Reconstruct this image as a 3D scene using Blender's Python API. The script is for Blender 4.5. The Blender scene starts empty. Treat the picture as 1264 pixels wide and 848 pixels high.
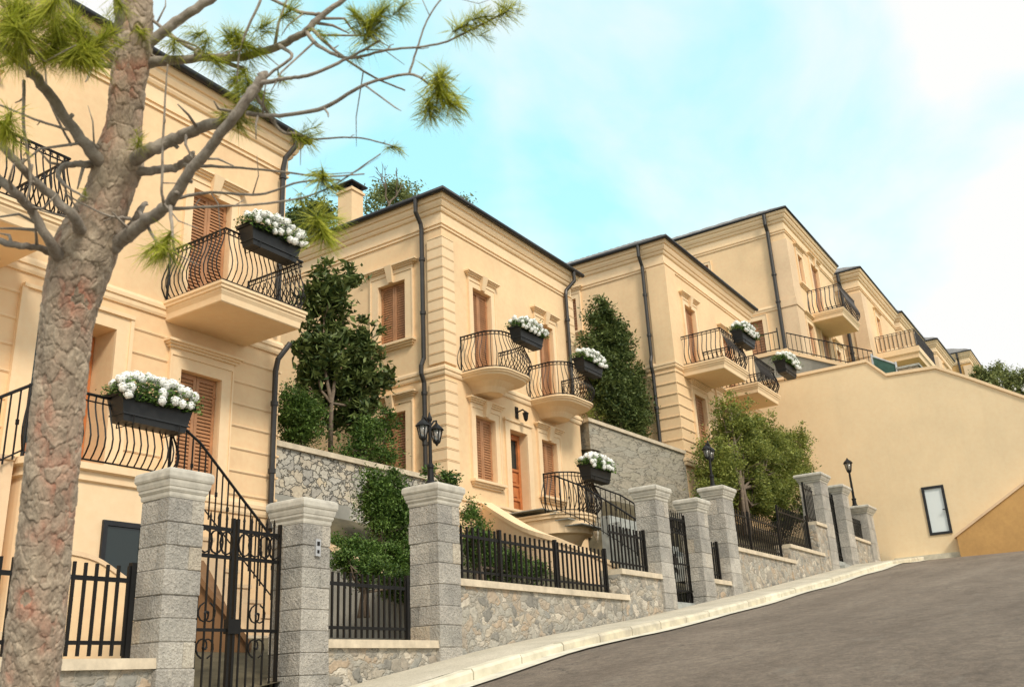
import bpy, bmesh, math, random
from mathutils import Vector, Matrix, noise
random.seed(7)
S = bpy.context.scene
COL = S.collection
PI = math.pi

# ------------------------------------------------------------------ survey camera
FPX, CX, CY = 1170.0, 632.0, 424.0
_up = Vector((465-CX, -2850-CY, FPX)).normalized()
_v1 = Vector((1450-CX, 800-CY, FPX)); _v1 = (_v1 - _up*_v1.dot(_up)).normalized()
_v2 = _up.cross(_v1)
RM = Matrix((_v1, _v2, _up))                     # camera (right, down, forward) -> world
def ray(px, py): return RM @ Vector(((px-CX)/FPX, (py-CY)/FPX, 1.0))
def atY(px, py, Y): r = ray(px, py); return r*(Y/r.y)
def atX(px, py, X): r = ray(px, py); return r*(X/r.x)
def atD(px, py, d): return ray(px, py)*d
def mpp(p):                                       # metres per photo pixel at a world point
    return (RM.transposed() @ Vector(p)).z/FPX

# ------------------------------------------------------------------ materials
def new_mat(name):
    m = bpy.data.materials.new(name); m.use_nodes = True
    nt = m.node_tree; nt.nodes.clear()
    out = nt.nodes.new('ShaderNodeOutputMaterial'); b = nt.nodes.new('ShaderNodeBsdfPrincipled')
    nt.links.new(b.outputs[0], out.inputs[0])
    return m, nt, b
def N(nt, t, **k):
    n = nt.nodes.new(t)
    for a, v in k.items():
        if a in n.inputs.keys(): n.inputs[a].default_value = v
        else: setattr(n, a, v)
    return n
def L(nt, a, b): nt.links.new(a, b)
def coords(nt, kind='Object', scale=(1,1,1)):
    tc = N(nt, 'ShaderNodeTexCoord'); mp = N(nt, 'ShaderNodeMapping'); mp.inputs['Scale'].default_value = scale
    L(nt, tc.outputs[kind], mp.inputs[0]); return mp.outputs[0]
def noise_n(nt, vec, scale, detail=4, rough=.55, dist=0):
    n = N(nt, 'ShaderNodeTexNoise'); n.inputs['Scale'].default_value = scale; n.inputs['Detail'].default_value = detail
    n.inputs['Roughness'].default_value = rough; n.inputs['Distortion'].default_value = dist; L(nt, vec, n.inputs['Vector']); return n
def ramp(nt, fac, stops):
    r = N(nt, 'ShaderNodeValToRGB'); e = r.color_ramp.elements
    while len(e) < len(stops): e.new(.5)
    for i, (p, c) in enumerate(stops):
        e[i].position = p; e[i].color = (*c, 1) if len(c) == 3 else c
    L(nt, fac, r.inputs[0]); return r.outputs[0]
def mixc(nt, fac, a, b, mode='MIX'):
    m = N(nt, 'ShaderNodeMix', data_type='RGBA', blend_type=mode)
    if isinstance(fac, float): m.inputs[0].default_value = fac
    else: L(nt, fac, m.inputs[0])
    for i, v in ((6, a), (7, b)):
        if isinstance(v, tuple): m.inputs[i].default_value = (*v, 1) if len(v) == 3 else v
        else: L(nt, v, m.inputs[i])
    return m.outputs[2]
def math_n(nt, op, a, b=None):
    m = N(nt, 'ShaderNodeMath', operation=op)
    for i, v in ((0, a), (1, b)):
        if v is None: continue
        if isinstance(v, (int, float)): m.inputs[i].default_value = v
        else: L(nt, v, m.inputs[i])
    return m.outputs[0]
def bump(nt, b, h, strength=.3, dist=.02, prev=None):
    n = N(nt, 'ShaderNodeBump'); n.inputs['Strength'].default_value = strength; n.inputs['Distance'].default_value = dist
    L(nt, h, n.inputs['Height'])
    if prev is not None: L(nt, prev, n.inputs['Normal'])
    L(nt, n.outputs[0], b.inputs['Normal']); return n.outputs[0]

def stucco(name, c, rough=.85, var=.12, stain=.25):
    m, nt, b = new_mat(name); v = coords(nt)
    n1 = noise_n(nt, v, .55, 5, .6); n2 = noise_n(nt, v, 9, 5, .6)
    vs = coords(nt, scale=(2.5, 2.5, .22)); n3 = noise_n(nt, vs, 1.6, 5, .65)
    dark = tuple(x*(1-var*1.6) for x in c); lite = tuple(min(1, x*(1+var*.35)) for x in c)
    c1 = ramp(nt, n1.outputs[0], [(.3, dark), (.62, lite)])
    c2 = mixc(nt, ramp(nt, n3.outputs[0], [(.52, (0,0,0)), (.8, (stain,)*3)]), c1, tuple(x*.62 for x in c))
    c3 = mixc(nt, .07, c2, ramp(nt, n2.outputs[0], [(.35, (.25,.22,.18)), (.65, (1,.95,.85))]), 'OVERLAY')
    L(nt, c3, b.inputs['Base Color']); b.inputs['Roughness'].default_value = rough
    bump(nt, b, noise_n(nt, v, 60, 4, .7).outputs[0], .25, .004)
    return m
def flat(name, c, rough=.6, metal=0, var=.25, scale=6, bs=.15, spec=.5):
    m, nt, b = new_mat(name); v = coords(nt)
    n = noise_n(nt, v, scale, 5, .65)
    L(nt, ramp(nt, n.outputs[0], [(.3, tuple(x*(1-var) for x in c)), (.7, tuple(min(1, x*(1+var)) for x in c))]), b.inputs['Base Color'])
    b.inputs['Roughness'].default_value = rough; b.inputs['Metallic'].default_value = metal
    b.inputs['Specular IOR Level'].default_value = spec
    bump(nt, b, noise_n(nt, v, scale*8, 4, .6).outputs[0], bs, .004)
    return m
def rubble(name, scale, cols, mortar, edge=.06, bs=.8, dist=.03, flushy=.5, stretch=(1,1,1), warp=.55, nlo=.4, nhi=.6):
    m, nt, b = new_mat(name); v0 = coords(nt, scale=stretch)
    nz = noise_n(nt, v0, 2.2, 4, .6)
    vd = N(nt, 'ShaderNodeVectorMath', operation='SCALE'); vd.inputs['Scale'].default_value = warp; L(nt, nz.outputs['Color'], vd.inputs[0])
    va = N(nt, 'ShaderNodeVectorMath', operation='ADD'); L(nt, v0, va.inputs[0]); L(nt, vd.outputs[0], va.inputs[1]); v = va.outputs[0]
    ve = N(nt, 'ShaderNodeTexVoronoi', feature='DISTANCE_TO_EDGE'); ve.inputs['Scale'].default_value = scale; L(nt, v, ve.inputs['Vector'])
    vc = N(nt, 'ShaderNodeTexVoronoi', feature='F1'); vc.inputs['Scale'].default_value = scale; L(nt, v, vc.inputs['Vector'])
    sep = N(nt, 'ShaderNodeSeparateColor'); L(nt, vc.outputs['Color'], sep.inputs[0])
    k = len(cols)
    base = ramp(nt, sep.outputs[0], [((i+.5)/k, c) for i, c in enumerate(cols)])
    n2 = noise_n(nt, v0, 14, 6, .7)
    base = mixc(nt, .45, base, ramp(nt, n2.outputs[0], [(.3, (.22,.22,.22)), (.7, (.85,.83,.8))]), 'OVERLAY')
    em = ramp(nt, ve.outputs[0], [(edge*.3, (1,1,1)), (edge, (0,0,0))])
    nm = noise_n(nt, v0, 1.3, 3, .5)
    em2 = mixc(nt, 1.0, em, ramp(nt, nm.outputs[0], [(nlo, (flushy,)*3), (nhi, (1,1,1))]), 'MULTIPLY')
    col = mixc(nt, em2, base, mortar)
    L(nt, col, b.inputs['Base Color']); b.inputs['Roughness'].default_value = .9
    hh = ramp(nt, ve.outputs[0], [(0, (0,0,0)), (edge*1.8, (1,1,1))])
    p = bump(nt, b, hh, bs, dist)
    bump(nt, b, n2.outputs[0], .5, .02, p)
    return m
def leafmat(name, c1, c2, trans=.25):
    m, nt, b = new_mat(name); g = N(nt, 'ShaderNodeNewGeometry')
    v = coords(nt); n = noise_n(nt, v, 1.7, 3, .6)
    f = math_n(nt, 'ADD', math_n(nt, 'MULTIPLY', g.outputs['Random Per Island'], .6), math_n(nt, 'MULTIPLY', n.outputs[0], .55))
    c = ramp(nt, f, [(.25, c1), (.85, c2)])
    L(nt, c, b.inputs['Base Color']); b.inputs['Roughness'].default_value = .5; b.inputs['Specular IOR Level'].default_value = .35
    tr = N(nt, 'ShaderNodeBsdfTranslucent'); L(nt, c, tr.inputs[0])
    mx = N(nt, 'ShaderNodeMixShader'); mx.inputs[0].default_value = trans
    out = [x for x in nt.nodes if x.type == 'OUTPUT_MATERIAL'][0]
    L(nt, b.outputs[0], mx.inputs[1]); L(nt, tr.outputs[0], mx.inputs[2]); L(nt, mx.outputs[0], out.inputs[0])
    return m

M = {}
M['wall'] = stucco('stucco_yellow', (.85, .605, .355), var=.08, stain=.10)
M['wall1'] = stucco('stucco_yellow_near', (.84, .59, .345), var=.08, stain=.10)
M['trim'] = stucco('stucco_trim', (.88, .655, .41), var=.06, stain=.10)
M['trimg'] = stucco('stucco_trim_pink', (.80, .58, .37), var=.08, stain=.15)
M['bigwall'] = stucco('stucco_retaining', (.85, .665, .42), var=.05, stain=.10)
M['ochre'] = stucco('stucco_ochre', (.62, .36, .13))
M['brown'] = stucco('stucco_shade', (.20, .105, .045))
M['cement'] = stucco('cement_grey', (.33, .32, .28), var=.3, stain=.5)
M['shutter'] = flat('shutter_wood', (.42, .205, .095), .55, var=.18, scale=4)
M['shutter2'] = flat('shutter_wood_pale', (.55, .30, .17), .6, var=.18, scale=4)
M['door'] = flat('door_wood', (.50, .17, .055), .35, var=.3, scale=5)
M['roofblack'] = flat('roof_edge_metal', (.020, .021, .024), .45, var=.2, spec=.35)
M['iron'] = flat('wrought_iron', (.007, .0065, .006), .5, 0, var=.3, bs=.2, spec=.3)
M['ironfar'] = flat('wrought_iron_weathered', (.05, .045, .042), .5, .2, var=.3)
M['green'] = flat('green_mesh_panel', (.03, .09, .07), .7)
M['pipe'] = flat('downpipe_paint', (.035, .032, .029), .4, 0, var=.2, spec=.4)
M['box'] = flat('planter_plastic', (.014, .015, .016), .5, var=.15, scale=3, bs=.1)
M['petal'] = flat('white_petal', (.94, .94, .90), .7, var=.03)
M['coping'] = flat('coping_stone', (.58, .49, .36), .8, var=.22, scale=5, bs=.4)
M['kerb'] = flat('kerb_stone', (.60, .55, .43), .85, var=.2, scale=4, bs=.5)
nt_ = M['kerb'].node_tree; bb_ = [n for n in nt_.nodes if n.type == 'BSDF_PRINCIPLED'][0]; lk = bb_.inputs['Base Color'].links[0].from_socket
g_ = N(nt_, 'ShaderNodeNewGeometry'); L(nt_, mixc(nt_, .35, lk, ramp(nt_, g_.outputs['Random Per Island'], [(0, (.3,.29,.27)), (1, (.75,.73,.68))]), 'OVERLAY'), bb_.inputs['Base Color'])
M['gut'] = flat('gutter_concrete', (.66, .62, .50), .85, var=.2, scale=4, bs=.5)
M['grey'] = flat('grey_screen', (.42,.43,.42), .7)
M['step'] = flat('grey_step_stone', (.36, .37, .34), .8, var=.25, scale=5, bs=.3)
M['white'] = flat('white_paint', (.75, .75, .72), .5, var=.05)
M['steel'] = flat('brushed_steel', (.55, .55, .55), .35, .6, var=.1)
M['soil'] = flat('garden_soil', (.10, .085, .05), .95, var=.4, scale=3, bs=.8)
M['hill'] = flat('hill_grass', (.08, .10, .04), .95, var=.4, scale=.6, bs=.8)
M['leaf_dark'] = leafmat('leaf_magnolia', (.022, .052, .014), (.20, .25, .075), .2)
M['leaf_mid'] = leafmat('leaf_shrub', (.028, .07, .015), (.17, .27, .055), .25)
M['leaf_bush'] = leafmat('leaf_bank', (.03, .08, .012), (.16, .26, .05), .25)
M['leaf_olive'] = leafmat('leaf_olive', (.07, .11, .022), (.42, .45, .11), .35)
M['leaf_far'] = leafmat('leaf_far', (.09, .12, .04), (.38, .42, .16), .3)
M['needle'] = leafmat('pine_needle', (.20, .26, .02), (.74, .74, .12), .5)
M['needle_brown'] = flat('dry_needle', (.30, .15, .05), .7)
M['bark2'] = flat('garden_bark', (.16, .12, .085), .9, var=.3, scale=12, bs=.8)

def glass(name, c, rough=.04):
    m, nt, b = new_mat(name); v = coords(nt)
    b.inputs['Base Color'].default_value = (*c, 1); b.inputs['Roughness'].default_value = rough
    b.inputs['Specular IOR Level'].default_value = .5
    bump(nt, b, noise_n(nt, v, 1.2, 2).outputs[0], .05, .02); return m
M['glass'] = glass('dark_window_glass', (.02, .03, .03))
M['glassw'] = glass('pale_window_glass', (.74, .80, .80), .12)
def lampglass():
    m, nt, b = new_mat('lantern_glass'); b.inputs['Base Color'].default_value = (.45,.45,.43,1); b.inputs['Roughness'].default_value = .12
    b.inputs['Transmission Weight'].default_value = .6; return m
M['lampglass'] = lampglass()

def roof_tiles():
    m, nt, b = new_mat('roof_tiles'); v = coords(nt)
    n = noise_n(nt, v, 5, 5, .7)
    L(nt, ramp(nt, n.outputs[0], [(.3, (.10,.10,.10)), (.7, (.32,.30,.28))]), b.inputs['Base Color']); b.inputs['Roughness'].default_value = .8
    bump(nt, b, noise_n(nt, v, 22, 4).outputs[0], .6, .03); return m
M['tiles'] = roof_tiles()

def ashlar(name):
    m, nt, b = new_mat(name); v = coords(nt); g = N(nt, 'ShaderNodeNewGeometry')
    n1 = noise_n(nt, v, 26, 6, .75); n2 = noise_n(nt, v, 3, 4, .6)
    base = ramp(nt, g.outputs['Random Per Island'], [(0, (.31,.295,.27)), (.35, (.43,.41,.37)), (.6, (.37,.35,.32)), (.9, (.50,.47,.42)), (1, (.51,.43,.32))])
    c = mixc(nt, .42, base, ramp(nt, n1.outputs[0], [(.35, (.25,.25,.25)), (.65, (.85,.84,.82))]), 'OVERLAY')
    c = mixc(nt, .35, c, ramp(nt, n2.outputs[0], [(.35, (.28,.28,.27)), (.65, (.8,.78,.74))]), 'OVERLAY')
    L(nt, c, b.inputs['Base Color']); b.inputs['Roughness'].default_value = .92
    vo = N(nt, 'ShaderNodeTexVoronoi'); vo.inputs['Scale'].default_value = 45; L(nt, v, vo.inputs['Vector'])
    p = bump(nt, b, vo.outputs['Distance'], .7, .016); p = bump(nt, b, n2.outputs[0], .6, .04, p); bump(nt, b, n1.outputs[0], 1.0, .03, p); return m
M['ashlar'] = ashlar('pillar_granite')
M['cap'] = flat('pillar_cap_stone', (.52, .49, .42), .85, var=.22, scale=7, bs=.5)
M['rub_low'] = rubble('rubble_boundary', 6.2, [(.22,.21,.185), (.44,.38,.295), (.31,.30,.265), (.44,.34,.24), (.27,.265,.24), (.56,.50,.41), (.37,.35,.30)], (.35,.32,.265), .09, .5, .035, .35, (1,1,1.3), .6)
M['rub_12'] = rubble('rubble_terrace', 4.6, [(.36,.34,.30), (.56,.47,.34), (.46,.44,.39), (.38,.36,.31), (.50,.46,.38)], (.19,.175,.145), .035, 1.0, .05, .6, (1,1,1.35), .7)
M['rub_23'] = rubble('cracked_render', 2.6, [(.35,.32,.25), (.32,.295,.24), (.37,.33,.26), (.33,.31,.255)], (.17,.15,.115), .016, .8, .04, .3, (.8,.8,1.9), 1.1, .42, .52)

def asphalt():
    m, nt, b = new_mat('asphalt'); v = coords(nt)
    n1 = noise_n(nt, v, 120, 4, .8); n2 = noise_n(nt, coords(nt, scale=(.35,1.1,1)), 1.0, 6, .62); n3 = noise_n(nt, v, 7, 5, .6)
    c = ramp(nt, n2.outputs[0], [(.3, (.15,.118,.09)), (.7, (.245,.20,.155))])
    c = mixc(nt, .5, c, ramp(nt, n1.outputs[0], [(.3, (.15,.15,.15)), (.7, (.9,.9,.9))]), 'OVERLAY')
    c = mixc(nt, .3, c, ramp(nt, n3.outputs[0], [(.35, (.25,.25,.25)), (.65, (.75,.75,.75))]), 'OVERLAY')
    L(nt, c, b.inputs['Base Color']); b.inputs['Roughness'].default_value = .88
    vv = N(nt, 'ShaderNodeTexVoronoi'); vv.inputs['Scale'].default_value = 38; L(nt, v, vv.inputs['Vector'])
    c = mixc(nt, .22, c, ramp(nt, vv.outputs['Color'], [(.2, (.2,.2,.2)), (.8, (.85,.83,.8))]), 'OVERLAY'); L(nt, c, b.inputs['Base Color'])
    nd = noise_n(nt, v, 1.5, 5, .7); sc = N(nt, 'ShaderNodeVectorMath', operation='SCALE'); sc.inputs['Scale'].default_value = .9; L(nt, nd.outputs['Color'], sc.inputs[0])
    ad = N(nt, 'ShaderNodeVectorMath', operation='ADD'); L(nt, v, ad.inputs[0]); L(nt, sc.outputs[0], ad.inputs[1])
    ck = N(nt, 'ShaderNodeTexVoronoi', feature='DISTANCE_TO_EDGE'); ck.inputs['Scale'].default_value = .33; L(nt, ad.outputs[0], ck.inputs['Vector'])
    cm = mixc(nt, 1.0, ramp(nt, ck.outputs[0], [(.0, (.75,.75,.75)), (.007, (0,0,0))]), ramp(nt, noise_n(nt, v, .5, 3).outputs[0], [(.45, (0,0,0)), (.6, (1,1,1))]), 'MULTIPLY')
    c = mixc(nt, cm, c, (.05,.043,.037))
    sp = ramp(nt, noise_n(nt, coords(nt, scale=(.6,1,1)), 2.3, 4, .7).outputs[0], [(.60, (0,0,0)), (.68, (.28,.28,.28))]); c = mixc(nt, sp, c, (.30,.27,.22))
    L(nt, c, b.inputs['Base Color'])
    p = bump(nt, b, n1.outputs[0], .9, .018); bump(nt, b, n3.outputs[0], .5, .03, p); return m
M['asphalt'] = asphalt()
def pave():
    m, nt, b = new_mat('pavement_concrete'); v = coords(nt)
    n1 = noise_n(nt, v, 45, 5, .7); n2 = noise_n(nt, v, 1.6, 5, .6)
    c = ramp(nt, n2.outputs[0], [(.3, (.42,.38,.29)), (.7, (.60,.54,.43))])
    c = mixc(nt, .4, c, ramp(nt, n1.outputs[0], [(.3, (.2,.2,.2)), (.7, (.85,.85,.85))]), 'OVERLAY')
    L(nt, c, b.inputs['Base Color']); b.inputs['Roughness'].default_value = .9; bump(nt, b, n1.outputs[0], .5, .01); return m
M['pave'] = pave()
def bark():
    m, nt, b = new_mat('pine_bark'); v = coords(nt)
    a = N(nt, 'ShaderNodeVertexColor'); a.layer_name = 'bark'
    sep = N(nt, 'ShaderNodeSeparateColor'); L(nt, a.outputs[0], sep.inputs[0])
    plate = ramp(nt, sep.outputs[1], [(0, (.32,.255,.19)), (.2, (.46,.38,.29)), (.42, (.36,.285,.215)), (.62, (.43,.33,.25)), (.78, (.44,.28,.205)), (.95, (.46,.23,.16))])
    n = noise_n(nt, v, 55, 6, .75); n2 = noise_n(nt, coords(nt, scale=(1,1,.5)), 16, 5, .7)
    c = mixc(nt, .5, plate, ramp(nt, n.outputs[0], [(.3, (.25,.25,.25)), (.7, (.8,.8,.8))]), 'OVERLAY')
    c = mixc(nt, .45, c, ramp(nt, n2.outputs[0], [(.35, (.22,.2,.18)), (.65, (.82,.8,.76))]), 'OVERLAY')
    c = mixc(nt, ramp(nt, sep.outputs[0], [(.0, (.8,.8,.8)), (.34, (0,0,0))]), c, (.13, .095, .07))
    L(nt, c, b.inputs['Base Color']); b.inputs['Roughness'].default_value = .92
    p = bump(nt, b, n2.outputs[0], .8, .010); bump(nt, b, n.outputs[0], .6, .004, p); return m
M['bark'] = bark()
def twig():
    m, nt, b = new_mat('branch_bark'); v = coords(nt)
    n = noise_n(nt, v, 30, 6, .7, .5)
    L(nt, ramp(nt, n.outputs[0], [(.3, (.19,.155,.125)), (.55, (.37,.32,.265)), (.75, (.47,.41,.34))]), b.inputs['Base Color'])
    b.inputs['Roughness'].default_value = .9; bump(nt, b, n.outputs[0], .9, .008); return m
M['twig'] = twig()

# ------------------------------------------------------------------ mesh builder
class MB:
    def __init__(s): s.v = []; s.f = []; s.mi = []; s.cur = 0
    def quad(s, *p):
        i = len(s.v); s.v += [tuple(q) for q in p]; s.f.append(tuple(range(i, i+len(p)))); s.mi.append(s.cur); return s
    def hexa(s, p):                               # 8 points: bottom 4, top 4
        i = len(s.v); s.v += [tuple(q) for q in p]
        for f in ((0,3,2,1), (4,5,6,7), (0,1,5,4), (1,2,6,5), (2,3,7,6), (3,0,4,7)):
            s.f.append(tuple(i+k for k in f)); s.mi.append(s.cur)
        return s
    def box(s, x0, x1, y0, y1, z0, z1):
        return s.hexa([(x0,y0,z0),(x1,y0,z0),(x1,y1,z0),(x0,y1,z0),(x0,y0,z1),(x1,y0,z1),(x1,y1,z1),(x0,y1,z1)])
    def tube(s, pts, r, n=6, cap=True):
        pts = [Vector(p) for p in pts]; rs = r if isinstance(r, (list, tuple)) else [r]*len(pts)
        base = len(s.v); prev = None
        for k, p in enumerate(pts):
            t = (pts[min(k+1, len(pts)-1)] - pts[max(k-1, 0)]).normalized()
            if prev is None:
                a = t.orthogonal().normalized()
                if abs(t.z) > .9: a = (Vector((1,0,0)) - t*t.x).normalized()
            else: a = (prev - t*prev.dot(t)).normalized()
            prev = a; bb = t.cross(a)
            for j in range(n):
                th = 2*PI*j/n + PI/n
                s.v.append(tuple(p + (a*math.cos(th) + bb*math.sin(th))*rs[k]))
        for k in range(len(pts)-1):
            for j in range(n):
                a0 = base+k*n+j; a1 = base+k*n+(j+1) % n
                s.f.append((a0, a1, a1+n, a0+n)); s.mi.append(s.cur)
        if cap:
            s.f.append(tuple(base+j for j in reversed(range(n)))); s.mi.append(s.cur)
            s.f.append(tuple(base+(len(pts)-1)*n+j for j in range(n))); s.mi.append(s.cur)
        return s
    def lathe(s, cx, cy, prof, n=20):
        base = len(s.v)
        for (r, z) in prof:
            for j in range(n):
                th = 2*PI*j/n; s.v.append((cx+r*math.cos(th), cy+r*math.sin(th), z))
        for k in range(len(prof)-1):
            for j in range(n):
                a0 = base+k*n+j; a1 = base+k*n+(j+1) % n
                s.f.append((a0, a1, a1+n, a0+n)); s.mi.append(s.cur)
        s.f.append(tuple(base+j for j in range(n))); s.mi.append(s.cur)
        s.f.append(tuple(base+(len(prof)-1)*n+j for j in range(n))); s.mi.append(s.cur)
        return s
    def ring(s, x0, x1, y0, y1, prof, closed=True):   # profile (offset, z) swept with mitres round a rectangle
        base = len(s.v); m = len(prof)
        for (o, z) in prof:
            s.v += [(x0-o,y0-o,z),(x1+o,y0-o,z),(x1+o,y1+o,z),(x0-o,y1+o,z)]
        for k in range(m-1 + (1 if closed else 0)):
            k2 = (k+1) % m
            for j in range(4):
                j2 = (j+1) % 4
                s.f.append((base+k*4+j, base+k*4+j2, base+k2*4+j2, base+k2*4+j)); s.mi.append(s.cur)
        return s
    def build(s, name, mats, parent=None, smooth=False, recalc=True, loc=None):
        me = bpy.data.meshes.new(name); me.from_pydata(s.v, [], s.f)
        if not isinstance(mats, (list, tuple)): mats = [mats]
        for m in mats: me.materials.append(m)
        if len(mats) > 1: me.polygons.foreach_set('material_index', s.mi)
        if recalc:
            bm = bmesh.new(); bm.from_mesh(me); bmesh.ops.recalc_face_normals(bm, faces=bm.faces); bm.to_mesh(me); bm.free()
        if smooth: me.polygons.foreach_set('use_smooth', [True]*len(me.polygons))
        me.update()
        o = bpy.data.objects.new(name, me); COL.objects.link(o)
        if parent: adopt(o, parent)
        return o
def adopt(o, parent):                              # meshes are written in world coordinates; a thing's Empty stands at its base
    o.parent = parent
    if parent.parent is None: o.matrix_parent_inverse = Matrix.Translation(-Vector(parent.location))
def tag(o, label=None, cat=None, group=None, kind=None):
    if label: o['label'] = label
    if cat: o['category'] = cat
    if group: o['group'] = group
    if kind: o['kind'] = kind
    return o
def thing(name, loc, label, cat, group=None):
    o = bpy.data.objects.new(name, None); o.location = loc; COL.objects.link(o); o.empty_display_size = .2
    return tag(o, label, cat, group)
def copy_tree(o, parent=None):
    c = o.copy(); COL.objects.link(c)
    if parent: c.parent = parent
    for ch in list(o.children): copy_tree(ch, c)
    return c

# facade frames
class Face:
    def __init__(s, o, u, n): s.o = Vector(o); s.u = Vector(u); s.n = Vector(n)
    def p(s, u, z, d=0): return s.o + s.u*u + s.n*d + Vector((0,0,z))
    def box(s, mb, u0, u1, z0, z1, d0, d1):
        return mb.hexa([s.p(u0,z0,d0), s.p(u1,z0,d0), s.p(u1,z0,d1), s.p(u0,z0,d1), s.p(u0,z1,d0), s.p(u1,z1,d0), s.p(u1,z1,d1), s.p(u0,z1,d1)])
def front(Y): return Face((0, Y, 0), (1,0,0), (0,-1,0))
def side(X): return Face((X, 0, 0), (0,1,0), (-1,0,0))

def holed_wall(mb, F, u0, u1, z0, z1, holes, rec=.16):
    us = sorted({u0, u1} | {h[0] for h in holes} | {h[1] for h in holes}); zs = sorted({z0, z1} | {h[2] for h in holes} | {h[3] for h in holes})
    for a, b in zip(us, us[1:]):
        for c, d in zip(zs, zs[1:]):
            if any(h[0] <= a+1e-6 and b-1e-6 <= h[1] and h[2] <= c+1e-6 and d-1e-6 <= h[3] for h in holes): continue
            mb.quad(F.p(a,c), F.p(b,c), F.p(b,d), F.p(a,d))
    for h in holes:
        a, b, c, d = h[:4]; r = h[4] if len(h) > 4 else rec
        for q in (((a,c),(a,d)), ((b,c),(b,d)), ((a,c),(b,c)), ((a,d),(b,d))):
            (p, q0), (p2, q2) = q
            mb.quad(F.p(p,q0), F.p(p2,q2), F.p(p2,q2,-r), F.p(p,q0,-r))
        mb.quad(F.p(a,c,-r), F.p(b,c,-r), F.p(b,d,-r), F.p(a,d,-r))

def shutter_leaf(mb, F, u0, u1, z0, z1, d, pitch=.06):
    st = .055
    F.box(mb, u0, u0+st, z0, z1, d, d+.04); F.box(mb, u1-st, u1, z0, z1, d, d+.04)
    F.box(mb, u0+st, u1-st, z0, z0+.08, d+.002, d+.038); F.box(mb, u0+st, u1-st, z1-.07, z1, d+.002, d+.038)
    F.box(mb, u0+st, u1-st, z0+.08, z1-.07, d+.001, d+.008)
    z = z0+.085
    while z < z1-.07-pitch*.8:
        mb.hexa([F.p(u0+st,z,d+.036), F.p(u1-st,z,d+.036), F.p(u1-st,z+pitch*.75,d+.009), F.p(u0+st,z+pitch*.75,d+.009),
                 F.p(u0+st,z+.012,d+.038), F.p(u1-st,z+.012,d+.038), F.p(u1-st,z+pitch*.75+.012,d+.011), F.p(u0+st,z+pitch*.75+.012,d+.011)])
        z += pitch
def window(house, F, u0, u1, z0, z1, kind='window', hood=True, sill=True, fw=.16, mat='shutter', leaves=True, pitch=.062, trim='trim', ext=.14):
    mb = MB(); e = .045
    F.box(mb, u0-fw, u0, z0, z1, 0, e); F.box(mb, u1, u1+fw, z0, z1, 0, e); F.box(mb, u0-fw, u1+fw, z1, z1+fw, 0, e)
    F.box(mb, u0-fw-.03, u0-fw, z0, z1+fw+.03, 0, e+.02); F.box(mb, u1+fw, u1+fw+.03, z0, z1+fw+.03, 0, e+.02)
    F.box(mb, u0-fw, u1+fw, z1+fw, z1+fw+.03, 0, e+.02)
    w = mb.build('window' if kind == 'window' else 'french_door', M[trim], house)
    if hood:
        mb = MB(); zt = z1+fw+.03
        F.box(mb, u0-fw-.03, u1+fw+.03, zt, zt+.09, 0, .05)
        F.box(mb, u0-fw-.07, u1+fw+.07, zt+.09, zt+.13, 0, .09)
        F.box(mb, u0-fw-ext+.03, u1+fw+ext-.03, zt+.13, zt+.165, 0, .13)
        F.box(mb, u0-fw-ext, u1+fw+ext, zt+.165, zt+.205, 0, .17)
        if hood == 'key':
            c = (u0+u1)/2; mb.hexa([F.p(c-.07,z1+.01,0), F.p(c+.07,z1+.01,0), F.p(c+.07,z1+.01,.10), F.p(c-.07,z1+.01,.10), F.p(c-.11,zt+.19,0), F.p(c+.11,zt+.19,0), F.p(c+.11,zt+.19,.19), F.p(c-.11,zt+.19,.19)])
        mb.build('lintel', M[trim], w)
    if sill and kind == 'window':
        mb = MB(); F.box(mb, u0-fw-.08, u1+fw+.08, z0-.06, z0, 0, .15); F.box(mb, u0-fw-.04, u1+fw+.04, z0-.11, z0-.06, 0, .10); F.box(mb, u0-fw, u1+fw, z0-.16, z0-.11, 0, .05)
        mb.build('sill', M[trim], w)
    if leaves:
        c = (u0+u1)/2
        for a, b in ((u0+.01, c-.004), (c+.004, u1-.01)):
            mb = MB(); shutter_leaf(mb, F, a, b, z0+.01, z1-.01, -.13, pitch)
            F.box(mb, a if a < c-.01 else b-.05, a+.05 if a < c-.01 else b, z0+.25, z0+.29, -.09, -.078); F.box(mb, a if a < c-.01 else b-.05, a+.05 if a < c-.01 else b, z1-.3, z1-.26, -.09, -.078)
            mb.build('shutter', M[mat], w)
    else:
        mb = MB(); F.box(mb, u0+.005, u1-.005, z0+.005, z1-.005, -.14, -.12); mb.build('pane', M['glass'], w)
    return w

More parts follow.
